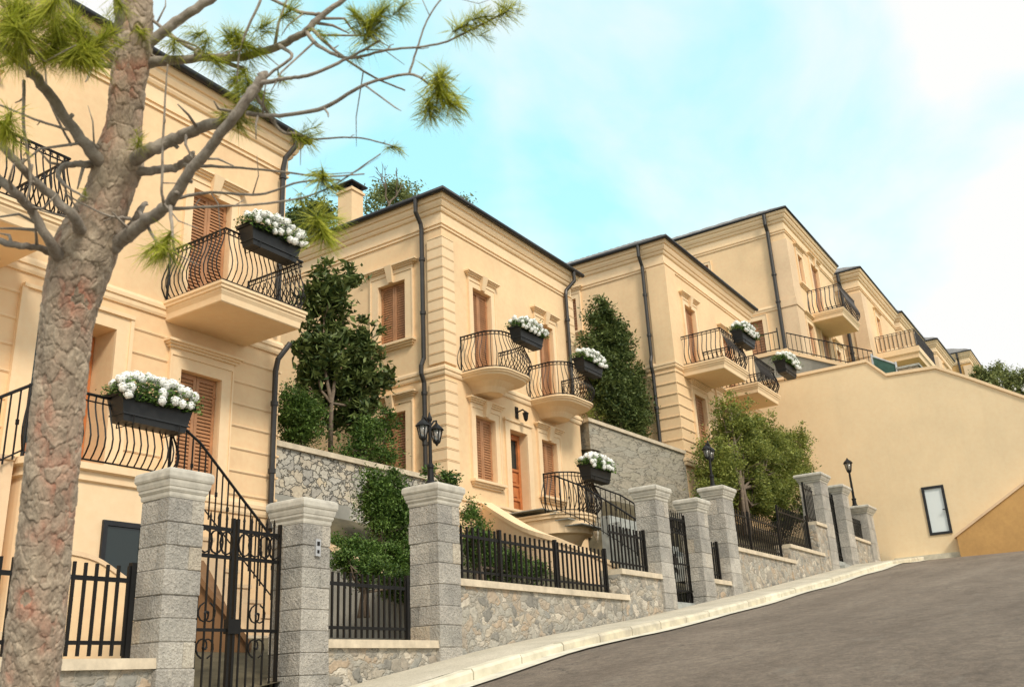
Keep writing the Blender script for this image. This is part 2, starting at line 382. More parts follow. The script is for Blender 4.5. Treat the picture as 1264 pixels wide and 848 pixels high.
CORN = [(0,-.80),(.035,-.80),(.035,-.765),(.012,-.755),(.012,-.71),(.045,-.71),(.045,-.66),(.018,-.65),(.018,-.40),(.06,-.385),(.085,-.34),(.085,-.29),(.12,-.28),(.16,-.20),(.16,-.13),(.20,-.12),(.235,-.03),(.235,.0),(0,.0)]
BELT = [(0,-.16),(.03,-.16),(.045,-.12),(.045,-.05),(.07,-.04),(.07,.02),(.045,.03),(.03,.08),(0,.09)]
def roofs(house, x0, x1, y0, y1, ze, ov=.26, slope=.53, res=.12, tiles=True):
    mb = MB(); mb.ring(x0, x1, y0, y1, [(0, ze),(ov+.02, ze),(ov+.02, ze+.05),(ov-.02,ze+.07),(0,ze+.09)])
    X0, X1, Y0, Y1 = x0-ov, x1+ov, y0-ov, y1+ov
    nx = max(8, int((X1-X0)/res)); ny = max(8, int((Y1-Y0)/res)); base = len(mb.v); mb.cur = 1
    for j in range(ny+1):
        for i in range(nx+1):
            x = X0+(X1-X0)*i/nx; y = Y0+(Y1-Y0)*j/ny
            dx = min(x-X0, X1-x); dy = min(y-Y0, Y1-y); d = min(dx, dy)
            u = y if dx < dy else x
            z = ze+.075 + slope*min(d, 2.6) + (.05*abs(math.sin(u*PI/.24)) + .05*((d/.34) % 1.0)) * (1 if tiles else 0)
            mb.v.append((x, y, z))
    for j in range(ny):
        for i in range(nx):
            a = base+j*(nx+1)+i; mb.f.append((a, a+1, a+nx+2, a+nx+1)); mb.mi.append(1)
    r = mb.build('roof', [M['roofblack'], M['tiles']], house, recalc=False)
    mb = MB()                                     # half-round gutter along front and left eaves
    mb.tube([(X1+.05, Y0-.05, ze+.03), (X0-.05, Y0-.05, ze+.03), (X0-.05, Y1, ze+.03)], .065, 8)
    mb.build('gutter', M['roofblack'], r, smooth=True)
    return r
def downpipe(house, pts, r=.05, brk=(), name='downpipe'):
    mb = MB(); mb.tube(pts, r, 10)
    p = [Vector(q) for q in pts]
    top, bot = max(q.z for q in p), min(q.z for q in p)
    for z in brk:
        # collar at height z on the straight run
        for a, b in zip(p, p[1:]):
            if min(a.z, b.z) <= z <= max(a.z, b.z) and abs(a.z-b.z) > 1e-6:
                q = a.lerp(b, (z-a.z)/(b.z-a.z)); mb.tube([q-Vector((0,0,.04)), q+Vector((0,0,.04))], r*1.35, 10)
    return mb.build(name, M['pipe'], house, smooth=False)
def grooves(mb, F, u0, u1, z0, z1, pitch, holes, proud=.022, h=.03):
    z = z0
    while z < z1:
        segs = [(u0, u1)]
        for a, b, c, d in holes:
            if c <= z+h and z <= d:
                ns = []
                for s0, s1 in segs:
                    if b <= s0 or a >= s1: ns.append((s0, s1)); continue
                    if a > s0: ns.append((s0, a))
                    if b < s1: ns.append((b, s1))
                segs = ns
        for s0, s1 in segs:
            if s1-s0 > .03:
                F.box(mb, s0, s1, z, z+h*.45, 0, proud*.6); F.box(mb, s0, s1, z+h*.45, z+h, 0, proud)
        z += pitch
def quoins(house, x, y, z0, z1, w=.42, pitch=.27, t=.045, name='quoins'):
    mb = MB(); z = z0
    while z+pitch <= z1+.02:
        mb.hexa([(x-t,y-t,z+.012),(x+w,y-t,z+.012),(x+w,y+w,z+.012),(x-t,y+w,z+.012),(x-t,y-t,z+pitch-.022),(x+w,y-t,z+pitch-.022),(x+w,y+w,z+pitch-.022),(x-t,y+w,z+pitch-.022)])
        mb.box(x-t-.012, x+w, y-t-.012, y+w, z+pitch-.022, z+pitch-.006)
        z += pitch
    return mb.build(name, M['trim'], house)

# ------------------------------------------------------------------ balconies and railings
def plan(x0, x1, Yw, depth, rad, seg=7):
    pts = [(x0, Yw)]
    if rad <= 0: pts += [(x0, Yw-depth), (x1, Yw-depth)]
    else:
        for k in range(seg+1):
            a = PI + k/seg*PI/2; pts.append((x0+rad+rad*math.cos(a), Yw-depth+rad+rad*math.sin(a)))
        for k in range(seg+1):
            a = 1.5*PI + k/seg*PI/2; pts.append((x1-rad+rad*math.cos(a), Yw-depth+rad+rad*math.sin(a)))
    pts.append((x1, Yw)); return pts
def loft_slab(mb, x0, x1, Yw, depth, rad, levels):
    base = len(mb.v); n = None
    for ins, z in levels:
        r = max(0.0, rad-ins*.4) if rad > 0 else 0
        if rad > 0: r = max(.05, min(r, depth-ins-.01))
        p = plan(x0+ins, x1-ins, Yw, max(depth-ins, .06), r); n = len(p)
        mb.v += [(a, b, z) for a, b in p]
    for k in range(len(levels)-1):
        for j in range(n):
            j2 = (j+1) % n
            mb.f.append((base+k*n+j, base+k*n+j2, base+(k+1)*n+j2, base+(k+1)*n+j)); mb.mi.append(mb.cur)
    mb.f.append(tuple(base+j for j in range(n))); mb.mi.append(mb.cur)
    mb.f.append(tuple(base+(len(levels)-1)*n+j for j in range(n))); mb.mi.append(mb.cur)
def resample(path, step):
    P = [Vector((*p, 0)) if len(p) == 2 else Vector(p) for p in path]
    out = []; acc = 0; tot = sum((b-a).length for a, b in zip(P, P[1:])); n = max(2, round(tot/step)); st = tot/n; want = 0
    for a, b in zip(P, P[1:]):
        l = (b-a).length
        while want <= acc+l+1e-6 and len(out) <= n:
            out.append((a.lerp(b, (want-acc)/l if l else 0), (b-a).normalized())); want += st
        acc += l
    return out
BELLY = [(0, 0), (.08, .45), (.2, .9), (.34, 1.0), (.5, .72), (.66, .3), (.8, .02), (.9, -.08), (1, 0)]
def railing(parent, path, z0, h, bulge=.14, step=.115, r=.011, lattice=(), top=.02, name='railing', mat='iron', scroll=False, nb=4):
    mb = MB(); sm = resample(path, step); n = len(sm)
    P = [Vector((*p, 0)) if len(p) == 2 else Vector(p) for p in path]
    up = Vector((0,0,1))
    for zz, rr in ((z0+.05, .013), (z0+h, top), (z0+h-.085, .010)):
        mb.tube([p+up*zz for p in P], rr, 6)
    def prof(k, t):
        p, d = sm[min(k, n-1)]; nrm = Vector((-d.y, d.x, 0))*-1
        # outward = away from the house: path runs left wall -> front -> right wall
        nrm = Vector((d.y, -d.x, 0))
        for (t0, o0), (t1, o1) in zip(BELLY, BELLY[1:]):
            if t <= t1: o = o0+(o1-o0)*(t-t0)/(t1-t0); break
        return p + nrm*o*bulge + up*(z0+.05+t*(h-.05))
    for k in range(n):
        f = k/(n-1)
        lat = any(a <= f <= b for a, b in lattice)
        if not lat: mb.tube([prof(k, t) for t, _ in BELLY], r, nb)
        if lat and k < n-1:
            m = 9
            for s, e in ((0, 1), (1, 0)):
                for q in range(3):
                    t0, t1 = q/3*.86, (q+1)/3*.86
                    pts = []
                    for i in range(4):
                        w = i/3; a = prof(k, t0+(t1-t0)*w); b = prof(k+1, t0+(t1-t0)*w); pts.append(a.lerp(b, w if s == 0 else 1-w))
                    mb.tube(pts, r*.8, 4)
        if scroll and k < n-1:                      # rings between the two top rails
            c = (sm[k][0]+sm[k+1][0])/2 + up*(z0+h-.043); d = sm[k][1]
            mb.tube([c + d*.036*math.cos(a) + up*.036*math.sin(a) for a in [i*PI/4 for i in range(9)]], .006, 4, cap=False)
    for k in (0, n-1):
        mb.tube([sm[k][0]+up*z0, sm[k][0]+up*(z0+h+.02)], .02, 6)
    return mb.build(name, M[mat], parent)
SLAB_RECT = [(.10, -.31), (.085, -.295), (.075, -.20), (.045, -.14), (.045, -.115), (.02, -.10), (.02, -.055), (0, -.045), (0, 0)]
SLAB_ROUND = [(.60, -.46), (.50, -.33), (.34, -.22), (.16, -.16), (.10, -.15), (.08, -.10), (.04, -.09), (.03, -.045), (0, -.04), (0, 0)]
def balcony(house, x0, x1, Yw, depth, z, rad=0, h=.9, bulge=.14, levels=None, scale=1, step=.115, lattice=(), mat='trim', scroll=True, r=.011, irn='iron', name='balcony'):
    mb = MB(); lv = levels or (SLAB_ROUND if rad > 0 else SLAB_RECT)
    loft_slab(mb, x0, x1, Yw-.002, depth, rad, [(a*scale, z+b*scale) for a, b in lv])
    s = mb.build(name, M[mat], house)
    ins = .08
    p = plan(x0+ins, x1-ins, Yw-.01, depth-ins, max(0, rad-ins*.5))
    railing(s, p, z, h, bulge, step, r, lattice, scroll=scroll, mat=irn)
    return s

# ------------------------------------------------------------------ ground profile
GP = [(-40,-9.5),(-20,-5),(0,-1.36),(5,-.5),(8.5,.1),(10.7,.42),(12.5,.63),(15.3,.92),(22.3,1.8),(30.5,2.88),(36,3.42),(60,5)]
def G(x):
    for (a, b), (c, d) in zip(GP, GP[1:]):
        if x <= c: return b+(d-b)*(x-a)/(c-a)
    return GP[-1][1]
def sheet(name, xs, ys, zf, mat, kind='structure', smooth=True):
    mb = MB(); nx, ny = len(xs), len(ys)
    mb.v = [(x, y, zf(x, y)) for y in ys for x in xs]
    for j in range(ny-1):
        for i in range(nx-1):
            a = j*nx+i; mb.f.append((a, a+1, a+nx+1, a+nx)); mb.mi.append(0)
    o = mb.build(name, mat, recalc=False, smooth=smooth); tag(o, kind=kind); return o
def lin(a, b, n): return [a+(b-a)*i/n for i in range(n+1)]

XR = lin(-40, 36.5, 153)
YK = 6.42
sheet('road', XR, lin(-14, YK, 20), lambda x, y: G(x)-.12 + .012*math.sin(x*1.3+y), M['asphalt'])
# pavement and kerb
sheet('pavement', XR, [YK+.16, 6.9, 7.3, 7.52], lambda x, y: G(x)+.004+.01*(y-YK), M['pave'])
mb = MB(); x = 3.0
while x < 35.3:
    w = .98; jz = random.uniform(-.006,.006); z0a, z0b = G(x)+jz, G(x+w)+jz+random.uniform(-.004,.004)
    g = .011
    pr = [(YK, -.16), (YK, -.02), (YK+.025, .012), (YK+.155, .014), (YK+.155, -.16)]
    A = [(x+g, y, z0a+z) for y, z in pr]; B = [(x+w-g, y, z0b+z) for y, z in pr]
    i = len(mb.v); mb.v += A+B
    for k in range(5): mb.f.append((i+k, i+(k+1) % 5, i+5+(k+1) % 5, i+5+k)); mb.mi.append(0)
    mb.f.append((i,i+1,i+2,i+3,i+4)); mb.mi.append(0); mb.f.append((i+5,i+6,i+7,i+8,i+9)); mb.mi.append(0)
    x += w
tag(mb.build('kerb', M['kerb']), kind='structure')
sheet('gutter_strip', [x for x in XR if 3 <= x <= 35.4], [YK-.26, YK+.01], lambda x, y: G(x)-.100+.012*math.sin(x*1.3+y), M['gut'])
sheet('ground', lin(-400, 400, 40), lin(-400, 400, 40), lambda x, y: -12 + (0 if abs(x) < 80 and abs(y) < 80 else 4*noise.noise(Vector((x*.01, y*.01, 0)))), M['hill'])

def garden(x, y):
    t = max(0, min(1, (y-8.3)/3.6)); b0 = G(x)+.25
    if x < 11.6: b1 = .9
    elif x < 16.6: b1 = 2.9
    elif x < 23: b1 = 3.0
    elif x < 26: b1 = 4.6
    else: b1 = 5.0
    if x < 11.2: b0 = min(b0, .5); b0 = max(b0, G(x)+.05)
    return b0+(max(b1, b0)-b0)*t + .05*noise.noise(Vector((x, y, 0)))
sheet('garden_ground', lin(-10, 35.4, 120), lin(7.75, 14, 26), garden, M['soil'])
sheet('terrace_ground', [11.36, 14, 16.69], [13.0, 16, 20, 24], lambda x, y: 3.95+.12*(y-13), M['soil'])
sheet('terrace_ground', [22.9, 24, 26.4], [12.2, 15, 20, 24], lambda x, y: 6.0+.12*(y-12.2), M['soil'])
sheet('upper_terrace_ground', lin(35.7, 120, 20), lin(-12, 40, 20), lambda x, y: 7.0 + (x-35.7)*.1, M['hill'])
def hill(x, y): return -3 + .30*max(0, y-18) + .14*(x+10) + 1.0*noise.noise(Vector((x*.05, y*.05, 0)))
sheet('hillside', lin(-60, 140, 60), lin(19, 70, 30), lambda x, y: min(hill(x, y), 30), M['hill'])

# ------------------------------------------------------------------ HOUSE 1 (nearest)
def house_shell(name, label, x0, x1, Yw, Yb, z0, ze, fholes, sholes, belts, mat='wall', ov=.26, res=.12, corn=True, cs=1.0, tiles=True):
    h = thing(name, (x0, Yw, z0), label, 'house', 'cream stucco houses stepping up the hill')
    mb = MB(); F, Sd = front(Yw), side(x0)
    holed_wall(mb, F, x0, x1, z0, ze, fholes); holed_wall(mb, Sd, Yw, Yb, z0, ze, sholes)
    mb.quad((x1,Yw,z0),(x1,Yb,z0),(x1,Yb,ze),(x1,Yw,ze)); mb.quad((x0,Yb,z0),(x1,Yb,z0),(x1,Yb,ze),(x0,Yb,ze))
    mb.quad((x0,Yw,ze),(x1,Yw,ze),(x1,Yb,ze),(x0,Yb,ze))
    mb.build('wall', M[mat], h, recalc=False)
    mb = MB(); mb.ring(x0, x1, Yw, Yb, [(o*cs*ov/.26, ze-.001+z*cs) for o, z in CORN]); mb.build('cornice', M['trim'], h)
    for zb in belts:
        mb = MB(); mb.ring(x0, x1, Yw, Yb, [(o, zb+z) for o, z in BELT]); mb.build('belt_course', M['trim'], h)
    roofs(h, x0, x1, Yw, Yb, ze, ov, res=res, tiles=tiles)
    return h, F, Sd

X0, X1, Y1 = -3.0, 11.35, 12.3
fh = [(6.80,8.02,2.75,5.32,.55), (9.23,10.05,2.95,4.99), (9.23,10.05,6.16,8.28), (4.7,5.5,6.16,8.28), (1.2,2.2,6.4,8.3)]
H1, F1, _ = house_shell('house', 'nearest house, filling the left edge behind the pine trunk, with grooved lower walls', X0, X1, Y1, 20, -.3, 10.22, fh, [], [5.93], 'wall1')
mb = MB()
blk = [(6.55,8.27,2,5.6), (8.98,10.3,2.8,5.45)]
grooves(mb, F1, X0, X1, 3.12, 5.6, .385, blk); grooves(mb, side(X1), 12.3, 12.3, 0, 0, 1, [])
# lip returns at the right corner
z = 3.12
while z < 5.6: mb.box(X1-.005, X1+.03, Y1-.03, Y1+.8, z, z+.035); z += .385
mb.build('wall_grooves', M['trim'], H1)
mb = MB(); mb.ring(X0, X1, Y1, 20, [(o*.8, 2.98+z) for o, z in BELT]); mb.build('belt_course', M['trim'], H1)
window(H1, F1, 9.23, 10.05, 2.95, 4.99, 'door', pitch=.06, fw=.2)
window(H1, F1, 9.23, 10.05, 6.16, 8.28, 'door', hood='key', pitch=.06, fw=.14)
window(H1, F1, 4.7, 5.5, 6.16, 8.28, 'door', hood='key', pitch=.05, fw=.14)
window(H1, F1, 1.2, 2.2, 6.4, 8.3, 'window', hood='key')
# main door opening: moulded surround + glazed door in the recess
mb = MB()
for a, b in ((6.58, 6.80), (8.02, 8.24)): F1.box(mb, a, b, 2.75, 5.32, 0, .05)
F1.box(mb, 6.58, 8.24, 5.32, 5.54, 0, .05); F1.box(mb, 6.52, 8.30, 5.54, 5.60, 0, .09)
F1.box(mb, 6.50, 6.58, 2.75, 5.54, 0, .07); F1.box(mb, 8.24, 8.30, 2.75, 5.54, 0, .07)
d = mb.build('doorway', M['trim'], H1)
mb = MB(); F1.box(mb, 6.81, 7.40, 2.76, 5.30, -.54, -.48); F1.box(mb, 7.42, 8.01, 2.76, 5.30, -.54, -.48); dd = mb.build('door', M['door'], d)
mb = MB(); F1.box(mb, 6.9, 7.3, 3.5, 5.2, -.479, -.47); F1.box(mb, 7.52, 7.92, 3.5, 5.2, -.479, -.47); mb.build('pane', M['glass'], dd)
# basement window, dark frame
mb = MB()
FL = front(10.40)
FL.box(mb, 6.86, 6.92, 1.15, 2.08, 0, .04); FL.box(mb, 7.40, 7.46, 1.15, 2.08, 0, .04); FL.box(mb, 6.92, 7.40, 2.02, 2.08, 0, .04); FL.box(mb, 6.92, 7.40, 1.15, 1.21, 0, .04)
w = mb.build('basement_window', M['roofblack'], H1)
mb = MB(); FL.box(mb, 6.92, 7.40, 1.21, 2.02, 0, .012); mb.build('pane', M['glass'], w)
downpipe(H1, [(11.30,12.02,10.22),(11.30,12.02,10.0),(11.16,12.14,9.72),(11.14,12.17,9.5),(11.14,12.17,6.2)], .05, (9.3,7.8,6.5))
downpipe(H1, [(11.35,12.05,5.95),(11.28,12.08,5.83),(11.16,12.14,5.62),(11.14,12.17,5.4),(11.14,12.17,2.95),(11.1,12.1,2.75),(10.95,11.95,2.55)], .05, (4.8,3.6))
balcony(H1, 8.8, 10.62, Y1, 1.42, 6.03, 0, .92, .12, step=.10, lattice=((.68,.99),), r=.012)
balcony(H1, 4.3, 6.3, Y1, 1.42, 6.03, 0, .92, .12, step=.10, r=.012)
# landing: curved body with bulging railing and flights of stairs on both sides
def landing(house, x0, x1, Yw, depth, z, rad, zb, levels, railpath, h=.86, bulge=.12, step=.1, r=.013):
    mb = MB(); loft_slab(mb, x0, x1, Yw-.003, depth, rad, levels); b = mb.build('landing', M['trim'], house)
    railing(b, railpath, z, h, bulge, step, r, scroll=False, mat='iron'); return b
def stair_rail(parent, pts, h=.86, step=.13, r=.011):
    P = [Vector(p) for p in pts]; mb = MB(); up = Vector((0,0,1))
    mb.tube([p+up*h for p in P], .02, 6)
    mb.tube([p+up*.08 for p in P], .011, 5)
    L_ = sum((b-a).length for a, b in zip(P, P[1:])); n = int(L_/step)
    for i in range(n+1):
        s = L_*i/n; k = 0
        while k < len(P)-2 and s > (P[k+1]-P[k]).length: s -= (P[k+1]-P[k]).length; k += 1
        q = P[k].lerp(P[k+1], min(1, s/(P[k+1]-P[k]).length)); mb.tube([q+up*.02, q+up*h], r, 4)
        if i % 2: mb.tube([q+up*(h*.5), q+up*(h*.5+.06)], r*2, 5)
    return mb.build('stair_railing', M['iron'], parent)
def flight(house, x0, x1, y0, y1, z0, z1, n, mat='step'):
    """a flight climbing along X from (x0,z0) to (x1,z1)"""
    mb = MB()
    for i in range(n):
        a = x0+(x1-x0)*i/n; b = x0+(x1-x0)*(i+1)/n; zt = z0+(z1-z0)*(i+1)/n
        mb.box(min(a,b), max(a,b), y0, y1, min(z0,z1)-.6+ (zt-z0)*.55, zt-.05)
        s = .03 if x1 > x0 else -.03
        mb.box(min(a-s,b), max(a-s,b), y0-.02, y1+.02, zt-.05, zt)
    return mb.build('steps', M[mat], house)
zl = 2.72
pl = [(5.86,10.55),(6.0,10.42),(6.2,10.38),(7.5,10.38),(7.72,10.42),(7.86,10.55)]
lb = landing(H1, 5.82, 7.94, Y1, 2.0, zl, .35, .2, [(.10, .2), (.10, zl-.22), (.06, zl-.20), (.06, zl-.10), (0, zl-.08), (0, zl)], pl)
stair_rail(lb, [(7.86, 10.55, zl), (8.3, 10.5, zl-.28), (9.0, 10.4, zl-.98), (9.5, 10.3, zl-1.5)])
stair_rail(lb, [(5.86, 10.55, zl), (5.4, 10.5, zl-.3), (4.7, 10.45, zl-.95), (4.0, 10.4, zl-1.6)])
flight(H1, 10.1, 8.0, 10.9, 12.25, .9, zl, 9, 'trimg')
flight(H1, 3.7, 5.8, 10.6, 12.25, .7, zl, 10, 'trimg')

# ------------------------------------------------------------------ HOUSE 2
X0, X1, Yw = 16.68, 22.95, 12.6
fh = [(17.80,18.62,4.46,6.02), (19.25,20.05,3.86,5.95,.30), (20.76,21.52,4.46,5.96), (17.86,18.66,6.95,9.33), (20.92,21.70,6.95,9.30)]
sh = [(13.73,14.60,7.88,9.47), (13.75,14.58,4.54,6.12)]
H2, F2, S2 = house_shell('house', 'second house along, two storeys with quoined corner, plain chimney and two rounded balconies', X0, X1, Yw, 19.2, 2.2, 11.36, fh, sh, [6.93])
quoins(H2, X0, Yw, 3.95, 6.75); quoins(H2, X0, Yw, 7.06, 10.5)
mb = MB(); z = 7.06
while z < 10.4: mb.box(X1-.40, X1+.045, Yw-.045, Yw+.4, z+.012, z+.248); mb.box(X1-.40, X1+.057, Yw-.057, Yw+.4, z+.248, z+.264); z += .27
mb.build('quoins', M['trim'], H2)
mb = MB(); mb.ring(X0, X1, Yw, 19.2, [(0,3.62),(.08,3.62),(.08,3.74),(.05,3.76),(.05,3.88),(.09,3.9),(.09,3.95),(0,3.97)]); mb.build('plinth_moulding', M['trim'], H2)
window(H2, F2, 17.80, 18.62, 4.46, 6.02, hood='key', fw=.17)
window(H2, F2, 20.76, 21.52, 4.46, 5.96, hood='key', fw=.17)
window(H2, F2, 17.86, 18.66, 6.95, 9.33, 'door', hood='key', fw=.15)
window(H2, F2, 20.92, 21.70, 6.95, 9.30, 'door', hood='key', fw=.15)
window(H2, S2, 13.73, 14.60, 7.88, 9.47, hood='key', fw=.22, ext=.2)
window(H2, S2, 13.75, 14.58, 4.54, 6.12, hood='key', fw=.2, ext=.16)
mb = MB()
for a, b in ((19.05, 19.25), (20.05, 20.25)): F2.box(mb, a, b, 3.86, 5.95, 0, .05)
F2.box(mb, 19.05, 20.25, 5.95, 6.15, 0, .05); F2.box(mb, 19.0, 20.3, 6.15, 6.2, 0, .09)
d = mb.build('doorway', M['trim'], H2)
mb = MB()
F2.box(mb, 19.26, 19.36, 3.88, 5.93, -.29, -.2); F2.box(mb, 19.94, 20.04, 3.88, 5.93, -.29, -.2); F2.box(mb, 19.36, 19.94, 5.8, 5.93, -.29, -.2)
for zz in (3.88, 4.25, 4.62, 4.99): F2.box(mb, 19.36, 19.94, zz, zz+.06, -.29, -.205)
F2.box(mb, 19.36, 19.94, 3.9, 5.0, -.285, -.24)
for zz in (3.98, 4.35, 4.72): F2.box(mb, 19.45, 19.85, zz, zz+.22, -.24, -.22)
dd = mb.build('door', M['door'], d)
mb = MB(); F2.box(mb, 19.36, 19.94, 5.05, 5.8, -.27, -.26); mb.build('pane', M['glass'], dd)
balcony(H2, 17.25, 18.98, Yw, 1.12, 6.93, .55, .92, .16, step=.105, lattice=((.62,.85),), scale=.9)
balcony(H2, 20.28, 22.15, Yw, 1.12, 6.93, .55, .92, .16, step=.105, lattice=((.66,.97),), scale=.9)
downpipe(H2, [(16.36,13.13,11.36),(16.36,13.13,11.0),(16.55,13.13,10.75),(16.58,13.13,10.6),(16.58,13.13,7.25),(16.48,13.13,7.05),(16.48,13.13,6.85),(16.58,13.13,6.65),(16.58,13.13,3.8)], .055, (9.8,8.4,6.4,5.2))
downpipe(H2, [(22.72,12.30,11.36),(22.72,12.30,11.05),(22.55,12.5,10.75),(22.5,12.5,10.6),(22.5,12.5,7.0)], .055, (9.8,8.4))
mb = MB(); mb.box(16.75,17.2,15.62,16.12,11.3,12.78); mb.box(16.71,17.24,15.58,16.16,12.66,12.72); ch = mb.build('chimney', M['wall'], H2)
mb = MB(); mb.box(16.66,17.29,15.53,16.21,12.88,12.92)
for a in (16.76, 17.12):
    for b_ in (15.63, 15.83, 16.04): mb.box(a, a+.06, b_, b_+.06, 12.78, 12.88)
mb.hexa([(16.66,15.53,12.92),(17.29,15.53,12.92),(17.29,16.21,12.92),(16.66,16.21,12.92),(16.85,15.75,12.99),(17.1,15.75,12.99),(17.1,16.0,12.99),(16.85,16.0,12.99)])
mb.build('chimney_cowl', M['roofblack'], ch)
# wall lantern over the door
mb = MB(); mb.tube([(19.65,12.6,6.45),(19.65,12.4,6.5),(19.65,12.32,6.42)], .02, 6); mb.box(19.59,19.71,12.57,12.6,6.3,6.6)
wl = mb.build('wall_lantern', M['iron'], H2)
mb = MB(); mb.lathe(19.65, 12.32, [(.01,6.45),(.09,6.38),(.075,6.37),(.05,6.22),(.02,6.18)], 8); mb.build('lantern_head', M['iron'], wl)
# entrance landing
zl = 3.70
lb = landing(H2, 19.1, 20.85, Yw, 1.75, zl, .8, .2, [(.85, 2.45), (.7, 2.55), (.45, 2.95), (.22, 3.2), (.10, 3.24), (.08, 3.56), (.03, 3.58), (.03, 3.64), (0, 3.66), (0, zl)], plan(19.15, 20.8, 11.6, .7, .6), h=.94, bulge=.17)
stair_rail(lb, [(19.15, 11.3, zl), (19.2, 10.6, zl-.35), (19.4, 9.8, zl-.95), (19.65, 9.0, zl-1.6)])
stair_rail(lb, [(20.7, 11.2, zl), (20.95, 10.5, zl-.35), (21.2, 9.6, zl-1.05), (21.2, 8.8, zl-1.6)])
mb = MB()
for i in range(4): mb.box(19.0+.12*i, 20.3+.1*i, 11.6-.28*i, 12.58, zl-.04-.14*i+.16, zl+.10-.14*i)
for i in range(9):
    t = i/8; y = 10.4-1.9*t; mb.box(19.6+.2*t, 21.2, y-.24, y, 1.9, zl-.16*(i+1)*1.1+.0)
mb.build('steps', M['step'], H2)
def swept_wall(house, pts, thick, zbot, mat='trimg', cop='trim', name='stair_wall', ov=.06, ct=.09):
    """curving garden wall with a pale coping; pts (x, y, ztop)"""
    P = [Vector(p) for p in pts]
    Q = []
    for k in range(len(P)-1):                       # Catmull-Rom
        p0, p1, p2, p3 = P[max(k-1,0)], P[k], P[k+1], P[min(k+2,len(P)-1)]
        for i in range(6):
            t = i/6; Q.append(.5*((2*p1)+(p2-p0)*t+(2*p0-5*p1+4*p2-p3)*t*t+(3*p1-p0-3*p2+p3)*t*t*t))
    Q.append(P[-1])
    def band(mb, hw, zt, zb):
        b = len(mb.v)
        for k, q in enumerate(Q):
            d = Q[min(k+1,len(Q)-1)]-Q[max(k-1,0)]; n = Vector((-d.y, d.x, 0)).normalized()*hw
            lo = q.z+zb if zb > -5 else zbot
            mb.v += [(q.x-n.x,q.y-n.y,lo),(q.x+n.x,q.y+n.y,lo),(q.x+n.x,q.y+n.y,q.z+zt),(q.x-n.x,q.y-n.y,q.z+zt)]
        for k in range(len(Q)-1):
            for j in range(4): mb.f.append((b+k*4+j, b+k*4+(j+1)%4, b+k*4+4+(j+1)%4, b+k*4+4+j)); mb.mi.append(0)
        e = b+(len(Q)-1)*4; mb.f.append((b,b+1,b+2,b+3)); mb.mi.append(0); mb.f.append((e,e+1,e+2,e+3)); mb.mi.append(0)
    mb = MB(); band(mb, thick/2, -ct, -99); w = mb.build(name, M[mat], house)
    mb = MB(); band(mb, thick/2+ov, 0, -ct); mb.build('coping', M[cop], w)
    return w
A = [atY(600,620,12.4), atY(650,650,10.6), atY(700,668,9.6), atY(765,698,8.7)]
swept_wall(H2, A, .2, 1.2, ov=.03)

# ------------------------------------------------------------------ HOUSE 3
X0, X1, Yw = 26.45, 34.3, 11.0
fh = [(27.75,28.62,9.12,11.52), (27.72,28.62,6.7,8.42), (29.9,31.2,6.2,8.7,.4), (31.0,32.1,9.12,11.3)]
sh = [(14.3,15.1,11.0,12.2)]
H3, F3, S3 = house_shell('house', 'third house along, grooved lower corner, behind the round olive-green tree', X0, X1, Yw, 18.5, 3.5, 13.30, fh, sh, [9.18], cs=1.05)
mb = MB(); grooves(mb, F3, X0+.0, X1, 6.35, 8.9, .36, [(27.5,28.85,6.0,8.75),(29.6,31.5,6,9)], .03, .035); mb.build('wall_grooves', M['trim'], H3)
mb = MB(); grooves(mb, S3, Yw, 15, 6.35, 8.9, .36, [], .03, .035)
mb.build('wall_grooves', M['trim'], H3)
mb = MB(); mb.box(X0-.05, X0+.75, Yw-.05, Yw+.6, 9.05, 12.45)
mb.build('corner_pilaster', M['wall'], H3)
mb = MB(); mb.ring(X0-.05, X1, Yw-.05, 18.5, [(o, 6.05+z) for o, z in BELT]); mb.build('belt_course', M['trim'], H3)
window(H3, F3, 27.75, 28.62, 9.12, 11.52, 'door', hood='key', fw=.16, pitch=.09)
window(H3, F3, 27.72, 28.62, 6.7, 8.42, hood=True, fw=.17, pitch=.09)
window(H3, F3, 31.0, 32.1, 9.12, 11.3, 'door', hood='key', fw=.16, pitch=.09)
window(H3, F3, 29.9, 31.2, 6.2, 8.7, 'door', hood=True, fw=.2, pitch=.09, leaves=True, mat='shutter2')
window(H3, S3, 14.3, 15.1, 11.0, 12.2, hood=True, fw=.16, pitch=.09)
balcony(H3, 27.0, 29.1, Yw, 1.45, 9.18, 0, .98, .14, step=.15, r=.016, scale=1.1)
balcony(H3, 30.4, 32.7, Yw, 1.3, 9.18, 0, .98, .14, step=.15, r=.016, scale=1.1, lattice=((.62,.80),))
downpipe(H3, [(26.15,11.7,13.3),(26.15,11.7,12.9),(26.33,11.7,12.6),(26.33,11.7,9.5),(26.25,11.7,9.3),(26.25,11.7,9.1),(26.33,11.7,8.9),(26.33,11.7,6.3)], .058, (11.6,10.2,7.8))

